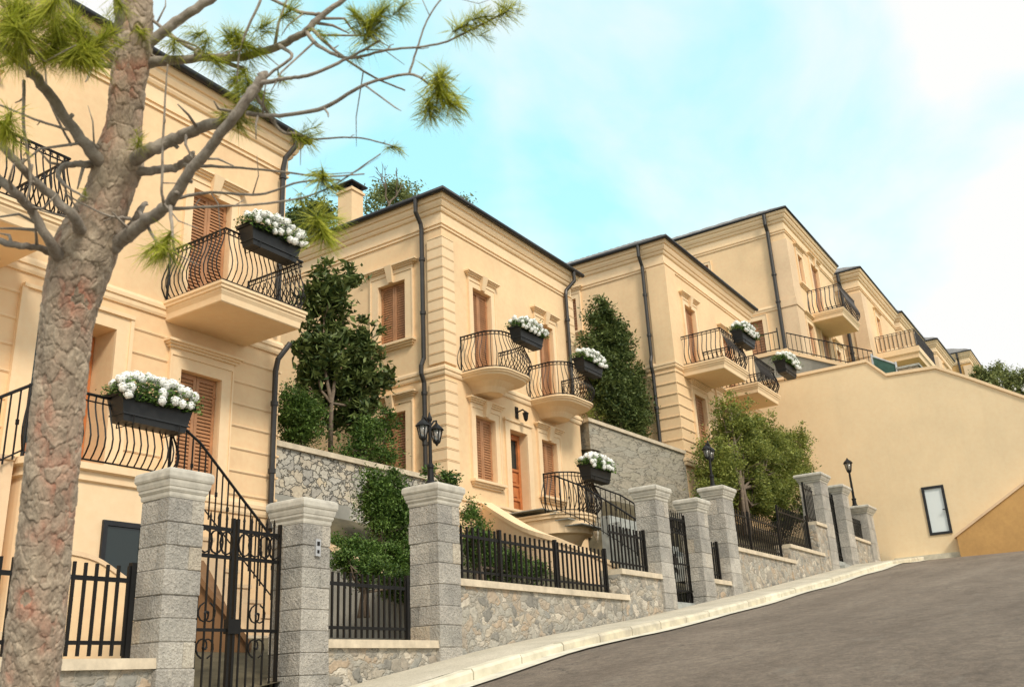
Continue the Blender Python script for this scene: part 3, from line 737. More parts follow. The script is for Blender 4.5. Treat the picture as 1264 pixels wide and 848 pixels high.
# ------------------------------------------------------------------ HOUSE 4
X0, X1, Yw = 39.25, 47.0, 10.4
fh = [(40.75,41.45,16.4,17.9), (42.9,44.1,15.1,18.2), (40.6,41.5,12.9,14.5), (42.8,44.0,11.9,14.75), (45.1,45.9,13,14.4)]
sh = [(11.95,12.75,12.6,14.6), (14.1,14.6,17.2,17.9)]
H4, F4, S4 = house_shell('house', 'fourth house, tallest on the skyline, standing above the big blank cream wall', X0, X1, Yw, 18.5, 8.5, 19.45, fh, sh, [15.05], cs=1.25, res=.18)
mb = MB(); mb.box(X0-.06, X0+1.0, Yw-.06, Yw+.7, 9.5, 18.1); mb.box(X0-.10, X0+1.04, Yw-.10, Yw+.74, 14.9, 15.25); mb.build('corner_pilaster', M['trimg'], H4)
window(H4, F4, 40.75, 41.45, 16.4, 17.9, hood=True, fw=.2, pitch=.12, leaves=True, mat='shutter2')
window(H4, F4, 42.9, 44.1, 15.1, 18.2, 'door', hood='key', fw=.22, pitch=.12, mat='shutter2')
window(H4, F4, 40.6, 41.5, 12.9, 14.5, hood=True, fw=.2, pitch=.12, mat='shutter2')
window(H4, F4, 42.8, 44.0, 11.9, 14.75, 'door', hood=False, fw=.22, pitch=.12, mat='shutter2')
window(H4, F4, 45.1, 45.9, 13, 14.4, hood=True, fw=.2, pitch=.12, mat='shutter2')
window(H4, S4, 11.95, 12.75, 12.6, 14.6, hood=False, fw=.2, pitch=.12, mat='shutter')
window(H4, S4, 14.1, 14.6, 17.2, 17.9, hood=False, fw=.12, pitch=.12, mat='shutter')
balcony(H4, 41.4, 44.3, Yw, 1.5, 15.1, 0, 1.15, .18, step=.2, r=.024, scale=1.2, scroll=False, irn='ironfar')
downpipe(H4, [(38.95,11.1,19.4),(38.95,11.1,18.9),(39.13,11.1,18.6),(39.13,11.1,9.5)], .085, (16.5,15.2,13))

# ------------------------------------------------------------------ HOUSES 5-8
def far_house(label, x0, x1, Yw, z0, ze, belt, wins, cs=1.2, depth=7, pilw=1.0, bal=None, mat='wall'):
    fh_ = [(a,b,c,d) for a,b,c,d,_ in wins]
    h, F, Sd = house_shell('house', label, x0, x1, Yw, Yw+depth, z0, ze, fh_, [], [belt], mat, cs=cs, res=.3)
    for a,b,c,d,k in wins: window(h, F, a, b, c, d, k, hood=True, fw=.2, pitch=.16, mat='shutter2')
    mb = MB(); mb.box(x0-.06, x0+pilw, Yw-.06, Yw+.6, z0+.5, ze-1.25); mb.box(x0-.1, x0+pilw+.04, Yw-.1, Yw+.64, belt-.15, belt+.2); mb.build('corner_pilaster', M['trimg'], h)
    downpipe(h, [(x0-.3,Yw+.9,ze-.05),(x0-.3,Yw+.9,ze-.5),(x0-.12,Yw+.9,ze-.8),(x0-.12,Yw+.9,z0+.5)], .09, (belt+.2,))
    return h
h5 = far_house('fifth house up the hill, with a long deep balcony screened by faded panels', 49.6, 57.7, 9.7, 11, 19.9, 15.2, [(52.6,53.5,15.7,18.2,'window')], cs=1.3)
mb = MB(); loft_slab(mb, 51.2, 56.6, 9.698, 2.1, 0, [(.1,15.0),(.08,15.2),(.05,15.25),(0,15.3),(0,15.6)]); s = mb.build('balcony', M['trim'], h5)
railing(s, plan(51.3, 56.5, 9.69, 2.0, 0), 15.6, .95, .0, .22, .022, scroll=False, mat='ironfar')
mb = MB(); mb.box(51.32, 51.35, 7.75, 9.6, 15.75, 16.45); mb.build('screen_panel', M['trimg'], s)
mb = MB()
for i in range(5): mb.box(51.5+i*1.0, 52.15+i*1.0, 7.72, 7.75, 15.75, 16.4)
mb.build('screen_panel', M['grey'], s)
far_house('sixth house up the hill, mostly hidden, only its upper wall and black eave showing', 59.8, 66.0, 9.7, 13, 20.45, 17.2, [(62.2,63.2,17.6,19.2,'window')], cs=1.2)
far_house('seventh house up the hill, small pale gable with one dark downpipe', 72.6, 79.1, 9.7, 15, 22.2, 19.6, [(75,76.2,19.2,20.6,'window')], cs=1.2)
far_house('farthest house up the hill, small ochre one half hidden by the flowering bush', 92.2, 101.8, 9.7, 18, 26.5, 23.2, [(96,97.4,22.6,24.6,'window')], cs=1.3, mat='ochre')

# ------------------------------------------------------------------ BIG BLANK RETAINING WALL
XW = 35.5
BW = thing('retaining_wall', (XW, 8, 3.4), 'huge blank cream retaining wall closing the street on the right', 'wall')
prof = [(13.5,10.6),(7.16,10.6),(6.55,9.92),(4.86,9.84),(3.9,9.25),(2.34,8.22),(0,6.9),(-3,5.9),(-14,5.5)]
mb = MB(); wy0, wy1, wz0, wz1 = 5.39, 6.12, 4.06, 5.72
ys = sorted({p[0] for p in prof} | {wy0, wy1})
def ztop(y):
    for (a, b), (c, d) in zip(prof, prof[1:]):
        if c <= y <= a: return b+(d-b)*(a-y)/(a-c) if a != c else b
    return 5.5
for a, b in zip(ys, ys[1:]):
    for x in (XW, XW+.4):
        if x == XW and abs(a-wy0) < 1e-6:
            mb.quad((x,a,2),(x,b,2),(x,b,wz0),(x,a,wz0)); mb.quad((x,a,wz1),(x,b,wz1),(x,b,ztop(b)),(x,a,ztop(a)))
        else: mb.quad((x,a,2),(x,b,2),(x,b,ztop(b)),(x,a,ztop(a)))
for q in (((wy0,wz0),(wy1,wz0)), ((wy1,wz0),(wy1,wz1)), ((wy1,wz1),(wy0,wz1)), ((wy0,wz1),(wy0,wz0))):
    (a,b),(c,d_) = q; mb.quad((XW,a,b),(XW,c,d_),(XW+.2,c,d_),(XW+.2,a,b))
mb.quad((XW,13.5,2),(XW+.4,13.5,2),(XW+.4,13.5,10.6),(XW,13.5,10.6))
mb.build('wall', M['bigwall'], BW, recalc=False)
mb = MB()
for (a, b), (c, d_) in zip(prof, prof[1:]):
    t = .09; k = -.02
    mb.hexa([(XW-.06,a,b+k),(XW-.06,c,d_+k),(XW+.46,c,d_+k),(XW+.46,a,b+k),(XW-.06,a,b+t),(XW-.06,c,d_+t),(XW+.46,c,d_+t),(XW+.46,a,b+t)])
mb.build('coping', M['trim'], BW)
mb = MB(); fr = .085
mb.box(XW-.04,XW+.06,wy0,wy0+fr,wz0,wz1); mb.box(XW-.04,XW+.06,wy1-fr,wy1,wz0,wz1); mb.box(XW-.04,XW+.06,wy0+fr,wy1-fr,wz0,wz0+fr); mb.box(XW-.04,XW+.06,wy0+fr,wy1-fr,wz1-fr,wz1)
mb.box(XW-.08,XW-.04,wy0+.02,wy0+.06,4.8,4.95); mb.box(XW-.10,XW-.08,wy0+.02,wy0+.16,4.86,4.89)
wn = mb.build('window', M['roofblack'], BW)
mb = MB(); mb.box(XW+.01,XW+.03,wy0+fr,wy1-fr,wz0+fr,wz1-fr); mb.build('pane', M['glassw'], wn)
# ochre sloped wall, lower right
OW = thing('sloped_wall', (XW-.6, 3, 3.3), 'ochre wedge-shaped ramp wall with pale coping at the right edge', 'wall')
mb = MB(); xa = XW-.02
p0 = atX(1181,662,xa-.3); p1 = atX(1264,598,xa-.3); k = (p1.z-p0.z)/(p1.y-p0.y); ye = -6
mb.hexa([(xa-.3,p0.y,3.0),(xa-.3,ye,3.0),(xa,ye,3.0),(xa,p0.y,3.0),(xa-.3,p0.y,p0.z),(xa-.3,ye,p0.z+k*(ye-p0.y)),(xa,ye,p0.z+k*(ye-p0.y)),(xa,p0.y,p0.z)]); mb.build('wall', M['ochre'], OW)
mb = MB(); a = p0.y+.08; za = p0.z+k*.08; zb = p0.z+k*(ye-p0.y)
mb.hexa([(xa-.36,a,za),(xa-.36,ye,zb),(xa-.002,ye,zb),(xa-.002,a,za),(xa-.36,a,za+.09),(xa-.36,ye,zb+.09),(xa-.002,ye,zb+.09),(xa-.002,a,za+.09)]); mb.build('coping', M['trimg'], OW)
mb = MB(); mb.box(XW-.12, XW-.003, -14, 7.4, 3.1, 3.42); tag(mb.build('foot_kerb', M['kerb']), kind='structure')

# stair parapet and terrace railings in front of house 4
TP = thing('terrace_parapet', (37, 10.6, 9), 'grey cement terrace parapet stepping down beside the fourth house, with thin railing', 'parapet')
mb = MB()
mb.hexa([(37,10.45,8),(37,13.5,8),(37.3,13.5,8),(37.3,10.45,8),(37,10.45,12.15),(37,13.5,12.15),(37.3,13.5,12.15),(37.3,10.45,12.15)])
mb.hexa([(37,7.0,8),(37,10.45,8),(37.3,10.45,8),(37.3,7.0,8),(37,7.0,10.4),(37,10.45,12.05),(37.3,10.45,12.05),(37.3,7.0,10.4)])
mb.build('wall', M['cement'], TP)
mb = MB()
mb.box(36.95,37.35,10.4,13.5,12.15,12.3)
mb.hexa([(36.95,7.0,10.4),(36.95,10.4,12.05),(37.35,10.4,12.05),(37.35,7.0,10.4),(36.95,7.0,10.55),(36.95,10.4,12.2),(37.35,10.4,12.2),(37.35,7.0,10.55)])
mb.build('coping', M['trim'], TP)
mb = MB()
mb.tube([(37.1,13.4,13.15),(37.1,10.75,13.15)], .025, 5); mb.tube([(37.1,13.4,12.4),(37.1,10.75,12.4)], .02, 5)
for i in range(15): y = 10.75+i*.19; mb.tube([(37.1,y,12.3),(37.1,y,13.15)], .014, 4)
mb.tube([(37.1,10.75,12.3),(37.1,10.75,13.3)], .03, 5)
mb.tube([(37.1,10.4,13.0),(37.1,7.2,11.45)], .025, 5); mb.tube([(37.1,10.4,12.3),(37.1,7.2,10.75)], .02, 5)
for i in range(19): t = i/18; y = 10.4-3.2*t; mb.tube([(37.1,y,12.2-1.55*t),(37.1,y,13.0-1.55*t)], .014, 4)
mb.build('railing', M['iron'], TP)
GF = thing('mesh_fence', (36.4, 7, 10), 'short green mesh fence behind the dip in the big cream wall', 'fence')
mb = MB(); mb.hexa([(36.3,7.1,9.8),(36.3,6.3,9.6),(36.33,6.3,9.6),(36.33,7.1,9.8),(36.3,7.1,11.0),(36.3,6.3,10.5),(36.33,6.3,10.5),(36.33,7.1,11.0)]); mb.build('panel', M['green'], GF)
mb = MB(); mb.tube([(36.3,7.1,9.8),(36.3,7.1,11.1)], .04, 6); mb.tube([(36.3,6.3,9.6),(36.3,6.3,10.6)], .04, 6); mb.tube([(36.3,7.1,11.02),(36.3,6.3,10.52)], .03, 6); mb.build('post', M['steel'], GF)
mb = MB(); mb.box(36.3,36.9,5.55,6.25,9.3,10.3); pb = thing('stone_planter', (36.5,5.9,9.3), 'square grey stone block on top of the big cream wall', 'planter'); mb.build('block', M['rub_low'], pb)
mb = MB(); mb.box(36.24,36.96,5.49,6.31,10.3,10.38); mb.build('slab', M['step'], pb)

# ------------------------------------------------------------------ TERRACE RUBBLE WALLS
T1 = thing('terrace_wall', (14,12.6,2), 'rubble terrace wall with pale coping between the nearest two houses', 'wall')
mb = MB(); mb.box(11.36,16.6,12.5,13.0,.6,4.16); mb.build('wall', M['rub_12'], T1)
mb = MB(); mb.box(11.36,16.62,12.44,13.06,4.16,4.26); mb.build('coping', M['coping'], T1)
mb = MB(); mb.box(11.37,13.4,12.46,12.498,.6,3.3); mb.build('cement_patch', M['cement'], T1)
T2 = thing('terrace_wall', (25,11.7,3), 'tall grey cracked render wall between the second and third houses', 'wall')
a, b = Vector((23.02,12.35,0)), Vector((26.4,10.98,0))
mb = MB(); bk = Vector((.2,.5,0)); za, zb = 6.84, 6.22
mb.hexa([a+Vector((0,0,1)), b+Vector((0,0,1)), b+bk+Vector((0,0,1)), a+bk+Vector((0,0,1)), a+Vector((0,0,za)), b+Vector((0,0,zb)), b+bk+Vector((0,0,zb)), a+bk+Vector((0,0,za))]); mb.build('wall', M['rub_23'], T2)
mb = MB(); d = (b-a).normalized()*.05; n = Vector((-.02,-.06,0))
mb.hexa([a-d+n+Vector((0,0,za)), b+n+Vector((0,0,zb)), b+bk+Vector((0,0,zb)), a-d+bk+Vector((0,0,za)), a-d+n+Vector((0,0,za+.1)), b+n+Vector((0,0,zb+.1)), b+bk+Vector((0,0,zb+.1)), a-d+bk+Vector((0,0,za+.1))]); mb.build('coping', M['coping'], T2)

# ------------------------------------------------------------------ BOUNDARY: pillars, low walls, fences, gates
YF = 7.5
def pillar(label, x0, w, d, z0, zt, capw=.08):
    p = thing('stone_pillar', (x0+w/2, YF+d/2, z0), label, 'pillar', 'granite pillars along the pavement')
    ch = .30; y0, y1, x1 = YF, YF+d, x0+w
    mb = MB(); z = zt-ch; rr = random.Random(int(x0*100)); course = 0
    mb.box(x0+.005, x1-.005, y0+.005, y1-.005, z0-.4, zt-ch)
    hh = w*.56
    while z > z0-.1:
        zb = z-hh*rr.uniform(.92,1.08)
        j = .003
        off = (.32 if course % 2 else .68)
        cutx = x0+w*off; cuty = y0+d*(1-off)
        g = lambda: rr.uniform(0, .012)
        # four corner-wrapping stones per course, slightly uneven
        cells = [(x0,cutx,y0,cuty),(cutx,x1,y0,cuty),(x0,cutx,cuty,y1),(cutx,x1,cuty,y1)]
        if rr.random() < .45: cells = [(x0,x1,y0,cuty),(x0,x1,cuty,y1)]
        for (a,b,c,e) in cells:
            o = g(); A0 = a-o+ (j if a > x0 else 0); B0 = b+o-(j if b < x1 else 0); C0 = c-o+(j if c > y0 else 0); E0 = e+o-(j if e < y1 else 0); bv = .007
            z1_, z2_ = zb+j, z-j
            bx = len(mb.v)
            for (ins, zz) in ((bv, z1_), (0, z1_+bv), (0, z2_-bv), (bv, z2_)):
                mb.v += [(A0+ins,C0+ins,zz),(B0-ins,C0+ins,zz),(B0-ins,E0-ins,zz),(A0+ins,E0-ins,zz)]
            for k in range(3):
                for q in range(4): mb.f.append((bx+k*4+q, bx+k*4+(q+1)%4, bx+k*4+4+(q+1)%4, bx+k*4+4+q)); mb.mi.append(0)
            mb.f.append((bx,bx+1,bx+2,bx+3)); mb.mi.append(0); mb.f.append((bx+12,bx+13,bx+14,bx+15)); mb.mi.append(0)
        z = zb; course += 1
    mb.build('shaft', M['ashlar'], p)
    mb = MB(); s = w/.46*.76; b = zt-ch
    pr = [(-.02,b),(.012,b),(.022,b+.02),(.022,b+.05),(.03,b+.055),(.048,b+.075),(.048,b+.10),(.058,b+.105),(.072,b+.14),(.075,b+.165),(.088,b+.17),(.10,b+.19),(.10,b+.235),(.088,b+.26),(.05,b+.275),(-.1,b+.30)]
    mb.ring(x0, x1, y0, y1, [(o*s if o > 0 else o, z) for o, z in pr], closed=False)
    mb.quad((x0+.1,y0+.1,zt),(x1-.1,y0+.1,zt),(x1-.1,y1-.1,zt),(x0+.1,y1-.1,zt))
    mb.build('cap', M['cap'], p)
    return p
Z = lambda px, py: atY(px, py, YF).z
Xp = lambda px, py: atY(px, py, YF).x
P1 = pillar('granite pillar left of the ornate double gate, nearest the pine trunk', Xp(203,700), .39, .40, -.2, Z(215,577)+.02)
P2 = pillar('granite pillar with a steel intercom plate, right of the ornate double gate', Xp(373,700), .40, .45, 0, Z(380,614)+.02)
P3 = pillar('granite pillar carrying the double-headed black lamp', Xp(541,680), .45, .46, .35, Z(541,596)+.03)
P4 = pillar('granite pillar on the left of the narrow middle gate', Xp(815,680), .52, .42, 1.0, Z(812,600)+.03)
P5 = pillar('granite pillar on the right of the narrow middle gate', Xp(867,690), .50, .40, 1.2, Z(864,616)+.03)
P6 = pillar('granite pillar carrying a dark lamp in front of the olive-green tree', Xp(901,690), .58, .44, 1.5, Z(901,603)+.03)
P7 = pillar('granite pillar left of the small upper gate, beyond the stepped fence', Xp(1019,640), .72, .6, 2.4, Z(1019,588)+.05)
P8 = pillar('granite pillar right of the small upper gate, above grey steps', Xp(1044,640), .72, .6, 2.7, Z(1044,602)+.05)
P9 = pillar('farthest granite pillar, ending the fence by the big cream wall, under a lamp', Xp(1074,660), .85, .7, 3.1, Z(1077,628)+.05)

def low_wall(label, x0, x1, zt, d=.36, cop=.09, y0=YF+.06, ov=.05):
    w = thing('boundary_wall', ((x0+x1)/2, y0+d/2, G(x0)), label, 'wall', 'low rubble walls below the fences')
    mb = MB(); mb.box(x0, x1, y0, y0+d, G(x0)-.5, zt-cop); mb.build('wall', M['rub_low'], w)
    mb = MB(); mb.hexa([(x0,y0-ov,zt-cop),(x1,y0-ov,zt-cop),(x1,y0+d+ov,zt-cop),(x0,y0+d+ov,zt-cop),(x0,y0-ov+.01,zt),(x1,y0-ov+.01,zt),(x1,y0+d+ov-.01,zt),(x0,y0+d+ov-.01,zt)])
    mb.build('coping', M['coping'], w)
    return w
def fence(label, x0, x1, zb, zt, y=YF+.24, step=.15, pw=.024, posts=(), zend=None, curve=False):
    """iron fence: pickets stand proud of the top rail; posts at the given x"""
    f = thing('iron_fence', ((x0+x1)/2, y, zb), label, 'fence', 'black iron fence panels')
    mb = MB(); n = max(1, round((x1-x0)/step)); h = zt-zb
    r1, r2 = zb+.14, zt-.13
    mb.box(x0, x1, y-.009, y+.009, r1-.017, r1+.017); mb.box(x0, x1, y-.010, y+.010, r2-.02, r2+.02)
    for i in range(n):
        x = x0+(i+.5)*(x1-x0)/n
        mb.box(x-pw/2, x+pw/2, y-pw/2, y+pw/2, zb+.03, zt+random.uniform(-.004,.004))
    mb.build('panel', M['iron'], f)
    for p in posts:
        mb = MB(); mb.box(p-.027, p+.027, y-.027, y+.027, zb-.02, zt+.03); mb.build('post', M['iron'], f)
    return f
g1x0, g1x1 = P1.location.x+.195, P2.location.x-.20
# left of P1
zc0 = Z(150,812)
low_wall('low rubble wall left of the first pillar, beside the pine trunk', -4, Xp(203,700), zc0)
fence('iron fence panel left of the first pillar, cut by the pine trunk', -3.5, Xp(185,720)+.0, zc0, Z(170,694), step=.108, pw=.024, posts=(Xp(183,720),Xp(0,720)-.0))
zc1 = Z(470,789)
low_wall('low rubble wall between the intercom pillar and the lamp pillar', P2.location.x+.20, Xp(541,680), zc1)
fence('iron fence panel between the intercom pillar and the lamp pillar', P2.location.x+.26, Xp(522,720), zc1, Z(500,709), step=.10, pw=.022, posts=(Xp(521,720),))
zc2 = Z(640,720); xs2 = Xp(768,705)
low_wall('longest low rubble wall, right of the double lamp pillar', P3.location.x+.225, xs2+.25, zc2)
fence('longest iron fence panel, right of the double lamp pillar', P3.location.x+.26, Xp(762,690), zc2, Z(660,659), step=.135, pw=.026, posts=(Xp(634,680), Xp(702,690), Xp(762,690)))
zc3 = Z(795,705)
low_wall('short raised step of rubble wall just left of the middle gate', xs2+.0, P4.location.x-.26, zc3, y0=YF+.045)
fence('short raised iron fence panel just left of the middle gate', xs2+.06, P4.location.x-.35, zc3, Z(785,649), step=.135, pw=.026, posts=(P4.location.x-.42,))
zc4 = Z(898,716)
low_wall('short low wall between the middle gate and the single lamp pillar', P5.location.x+.25, P6.location.x-.29, zc4)
fence('short iron fence panel between the middle gate and the single lamp pillar', P5.location.x+.3, P6.location.x-.33, zc4, Z(896,668), step=.12, pw=.022, posts=(P6.location.x-.36,))
zc5 = Z(945,682); xs5 = Xp(976,672); xe5 = Xp(1008,650)
low_wall('first step of the rubble wall beside the olive-green tree', P6.location.x+.29, xs5+.35, zc5)
fence('iron fence panel in front of the olive-green tree trunks', P6.location.x+.33, xs5-.1, zc5, Z(940,633), step=.15, pw=.022, posts=(Xp(938,660), xs5-.1))
zc6 = Z(995,676)
low_wall('second step of the rubble wall, right of the olive-green tree', xs5+.0, xe5+.45, zc6, y0=YF+.045)
fence('iron fence panel on the second wall step, right of the olive-green tree', xs5+.0, xe5-.1, zc6, Z(990,627)-.08, step=.14, pw=.022, posts=(xs5+.02, xe5-.05))
zc7 = Z(1016,646)
low_wall('top step of the rubble wall, against the pillar left of the upper gate', xe5, P7.location.x-.36, zc7, y0=YF+.03)
fence('short high iron fence panel against the pillar left of the upper gate', xe5+.1, P7.location.x-.45, zc7, Z(1012,600), step=.14, pw=.022, posts=(xe5+.08,))
zc8 = Z(1075,668)
low_wall('low wall between the upper gate and the farthest pillar', P8.location.x+.36, P9.location.x-.43, zc8)
fence('greenish-black iron fence panel before the farthest pillar', P8.location.x+.36, P9.location.x-.43, zc8, Z(1066,636)-.1, step=.14, pw=.022)

def gate(label, x0, x1, zb, zt, y=YF+.3, n=10, double=True, step_r=None):
    g = thing('iron_gate', ((x0+x1)/2, y, zb), label, 'gate')
    c = (x0+x1)/2; spans = [(x0, c-.01), (c+.01, x1)] if double else [(x0, x1)]
    for a, b in spans:
        mb = MB(); h = zt-zb
        for xx in (a+.02, b-.02): mb.box(xx-.015, xx+.015, y-.018, y+.018, zb, zt+.12)
        for zz in (zb+.04, zb+.30, zt-.28, zt): mb.box(a+.04, b-.04, y-.013, y+.013, zz-.018, zz+.018)
        k = max(3, round((b-a)/.105))
        for i in range(1, k):
            xx = a+(b-a)*i/k; mb.box(xx-.008, xx+.008, y-.008, y+.008, zb+.04, zt+.10 + (.03 if i % 2 else 0))
            mb.tube([(xx,y,zt+.1),(xx,y,zt+.17)], [.016,.002], 4)
        m = max(3, round((b-a)/.14))
        for zc in (zb+.17, zt-.14):
            for i in range(m):
                xc = a+.04+(b-a-.08)*(i+.5)/m; rx = (b-a-.08)/m*.62
                mb.tube([(xc+rx*math.cos(t*PI/6), y-.02, zc+.115*math.sin(t*PI/6)) for t in range(13)], .011, 4, cap=False)
        for sg in (-1, 1):                        # C-scrolls either side of the middle rail
            xm = (a+b)/2
            mb.tube([(xm+sg*(.02+.10*t/14*math.cos(t*.55)), y-.02, zb+h*.47+.16+sg*.0+.11*math.sin(t*.55)*t/14) for t in range(15)], .009, 4)
            mb.tube([(xm+sg*(.02+.10*t/14*math.cos(t*.55)), y-.02, zb+h*.47-.14-.11*math.sin(t*.55)*t/14) for t in range(15)], .009, 4)
        mb.box(a+.03, b-.03, y-.012, y+.012, zb+h*.47, zb+h*.47+.03)
        mb.build('gate_leaf', M['iron'], g)
    mb = MB(); mb.box(c-.06, c+.10, y-.035, y+.035, zb+(zt-zb)*.46, zb+(zt-zb)*.46+.14); mb.build('lock', M['iron'], g)
    return g
gate('ornate black double gate with ring rows, nearest the camera', g1x0+.03, g1x1-.03, -.28, Z(300,648))
gate('tall narrow black gate between the two middle pillars', P4.location.x+.26, P5.location.x-.25, G(17.6)+.03, Z(840,635), double=False)
gate('small dark upper gate between the last tall pillars', P7.location.x+.36, P8.location.x-.36, G(28)+.3, Z(1036,612), double=False)
# gate steps
mb = MB(); 
for i, (yy, dz) in enumerate(((YF+.0, .02), (YF+.25, .1))): mb.box(P4.location.x+.26, P5.location.x-.25, yy, YF+.9, 1.0, G(17.6)+dz)
st = thing('gate_steps', (P4.location.x+.6, YF, 1), 'low stone threshold under the narrow middle gate', 'steps'); mb.build('steps', M['step'], st)
mb = MB()
for i in range(4): mb.box(P7.location.x+.42+.02*i, P8.location.x+.30, YF-.12+.16*i, YF+1.2, 2.2, G(28.6)+.10+.10*i)
st = thing('gate_steps', (P7.location.x+.6, YF, 2.6), 'grey cement steps climbing to the small upper gate', 'steps'); mb.build('steps', M['step'], st)
mb = MB()
for i in range(9): mb.box(g1x0-1.2+.0*i, g1x1+2.4, 8.2+.3*i, 8.5+.3*i, -.6, -.25+.13*i)
st = thing('garden_steps', (g1x0+.6, 8.2, -.4), 'grey garden steps seen through the ornate double gate', 'steps'); mb.build('steps', M['coping'], st)
# brown shaded stair underside seen through the first gate, and swept stone wall behind the second fence
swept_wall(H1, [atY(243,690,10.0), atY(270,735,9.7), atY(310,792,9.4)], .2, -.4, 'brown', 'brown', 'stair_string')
swept_wall(H1, [atY(380,655,10.2), atY(430,682,9.6), atY(480,708,9.0), atY(528,742,8.5)], .14, .2, 'cement', 'trimg', 'stair_wall', ov=.03)
swept_wall(H1, [atY(60,675,9.8), atY(120,688,9.6), atY(170,722,9.3), atY(200,745,9.1)], .10, -.4, 'wall', 'trimg', 'stair_wall', ov=.02, ct=.05)

# intercom on pillar 2
mb = MB(); c = atY(391,676,YF-.01); mb.box(c.x-.035, c.x+.035, YF-.035, YF-.004, c.z-.09, c.z+.09)
ic = thing('intercom', (c.x, YF-.01, c.z), 'small steel intercom plate with black buttons on a granite pillar', 'intercom'); mb.build('plate', M['steel'], ic)
mb = MB()
mb.box(c.x-.018, c.x+.018, YF-.040, YF-.034, c.z+.02, c.z+.065); mb.box(c.x-.014, c.x+.014, YF-.040, YF-.034, c.z-.06, c.z-.025); mb.build('button', M['iron'], ic)

# ------------------------------------------------------------------ street lamps
def lantern(mb_f, mb_g, cx, cy, z, s):
    mb_f.lathe(cx, cy, [(.012*s,z+.30*s),(.03*s,z+.26*s),(.10*s,z+.20*s),(.135*s,z+.15*s),(.12*s,z+.145*s)], 8)
    for a in range(6):
        th = a*PI/3; mb_f.tube([(cx+.105*s*math.cos(th),cy+.105*s*math.sin(th),z+.15*s),(cx+.06*s*math.cos(th),cy+.06*s*math.sin(th),z-.06*s)], .009*s, 4)
    mb_f.lathe(cx, cy, [(.065*s,z-.055*s),(.065*s,z-.075*s),(.03*s,z-.10*s),(.008*s,z-.14*s)], 8)
    mb_g.lathe(cx, cy, [(.095*s,z+.145*s),(.055*s,z-.055*s)], 8)
def lamp(label, base, h, heads, s=1.0, spread=.16):
    t = thing('street_lamp', base, label, 'lamp'); x, y, z = base
    mb = MB(); mb.lathe(x, y, [(.09*s,z),(.09*s,z+.04),(.06*s,z+.07),(.05*s,z+.22),(.062*s,z+.24),(.062*s,z+.27),(.035*s,z+.30),(.028*s,z+h)], 12)
    mb.lathe(x, y, [(.045*s,z+h-.03),(.05*s,z+h),(.03*s,z+h+.03),(.008,z+h+.09)], 10)
    if heads == 2:
        for sg in (-1, 1): mb.tube([(x,y,z+h-.12),(x+sg*spread*.6,y,z+h-.02),(x+sg*spread,y,z+h+.0),(x+sg*spread,y,z+h-.04)], .014, 6)
    mb.build('pole', M['iron'], t)
    for sg in ((-1, 1) if heads == 2 else (0,)):
        mf, mg = MB(), MB(); lantern(mf, mg, x+sg*spread, y, z+h-.32*s if heads == 2 else z+h+.1, s)
        f_ = mf.build('lantern', M['iron'], t); mg.build('lantern_glass', M['lampglass'], f_, smooth=True)
    return t
z3 = Z(541,596)+.03
lamp('black double-headed lamp on the pillar before the second house', (P3.location.x-.02, YF+.26, z3), .92, 2, .78, .15)
z6 = Z(901,603)+.03
lamp('dark lamp on the pillar before the olive-green tree', (P6.location.x, YF+.3, z6), 1.0, 2, .85, .12)
z9 = Z(1077,628)+.05
lamp('small black lamp on the farthest pillar against the big cream wall', (P9.location.x-.1, YF+.4, z9), 1.2, 1, 1.25)

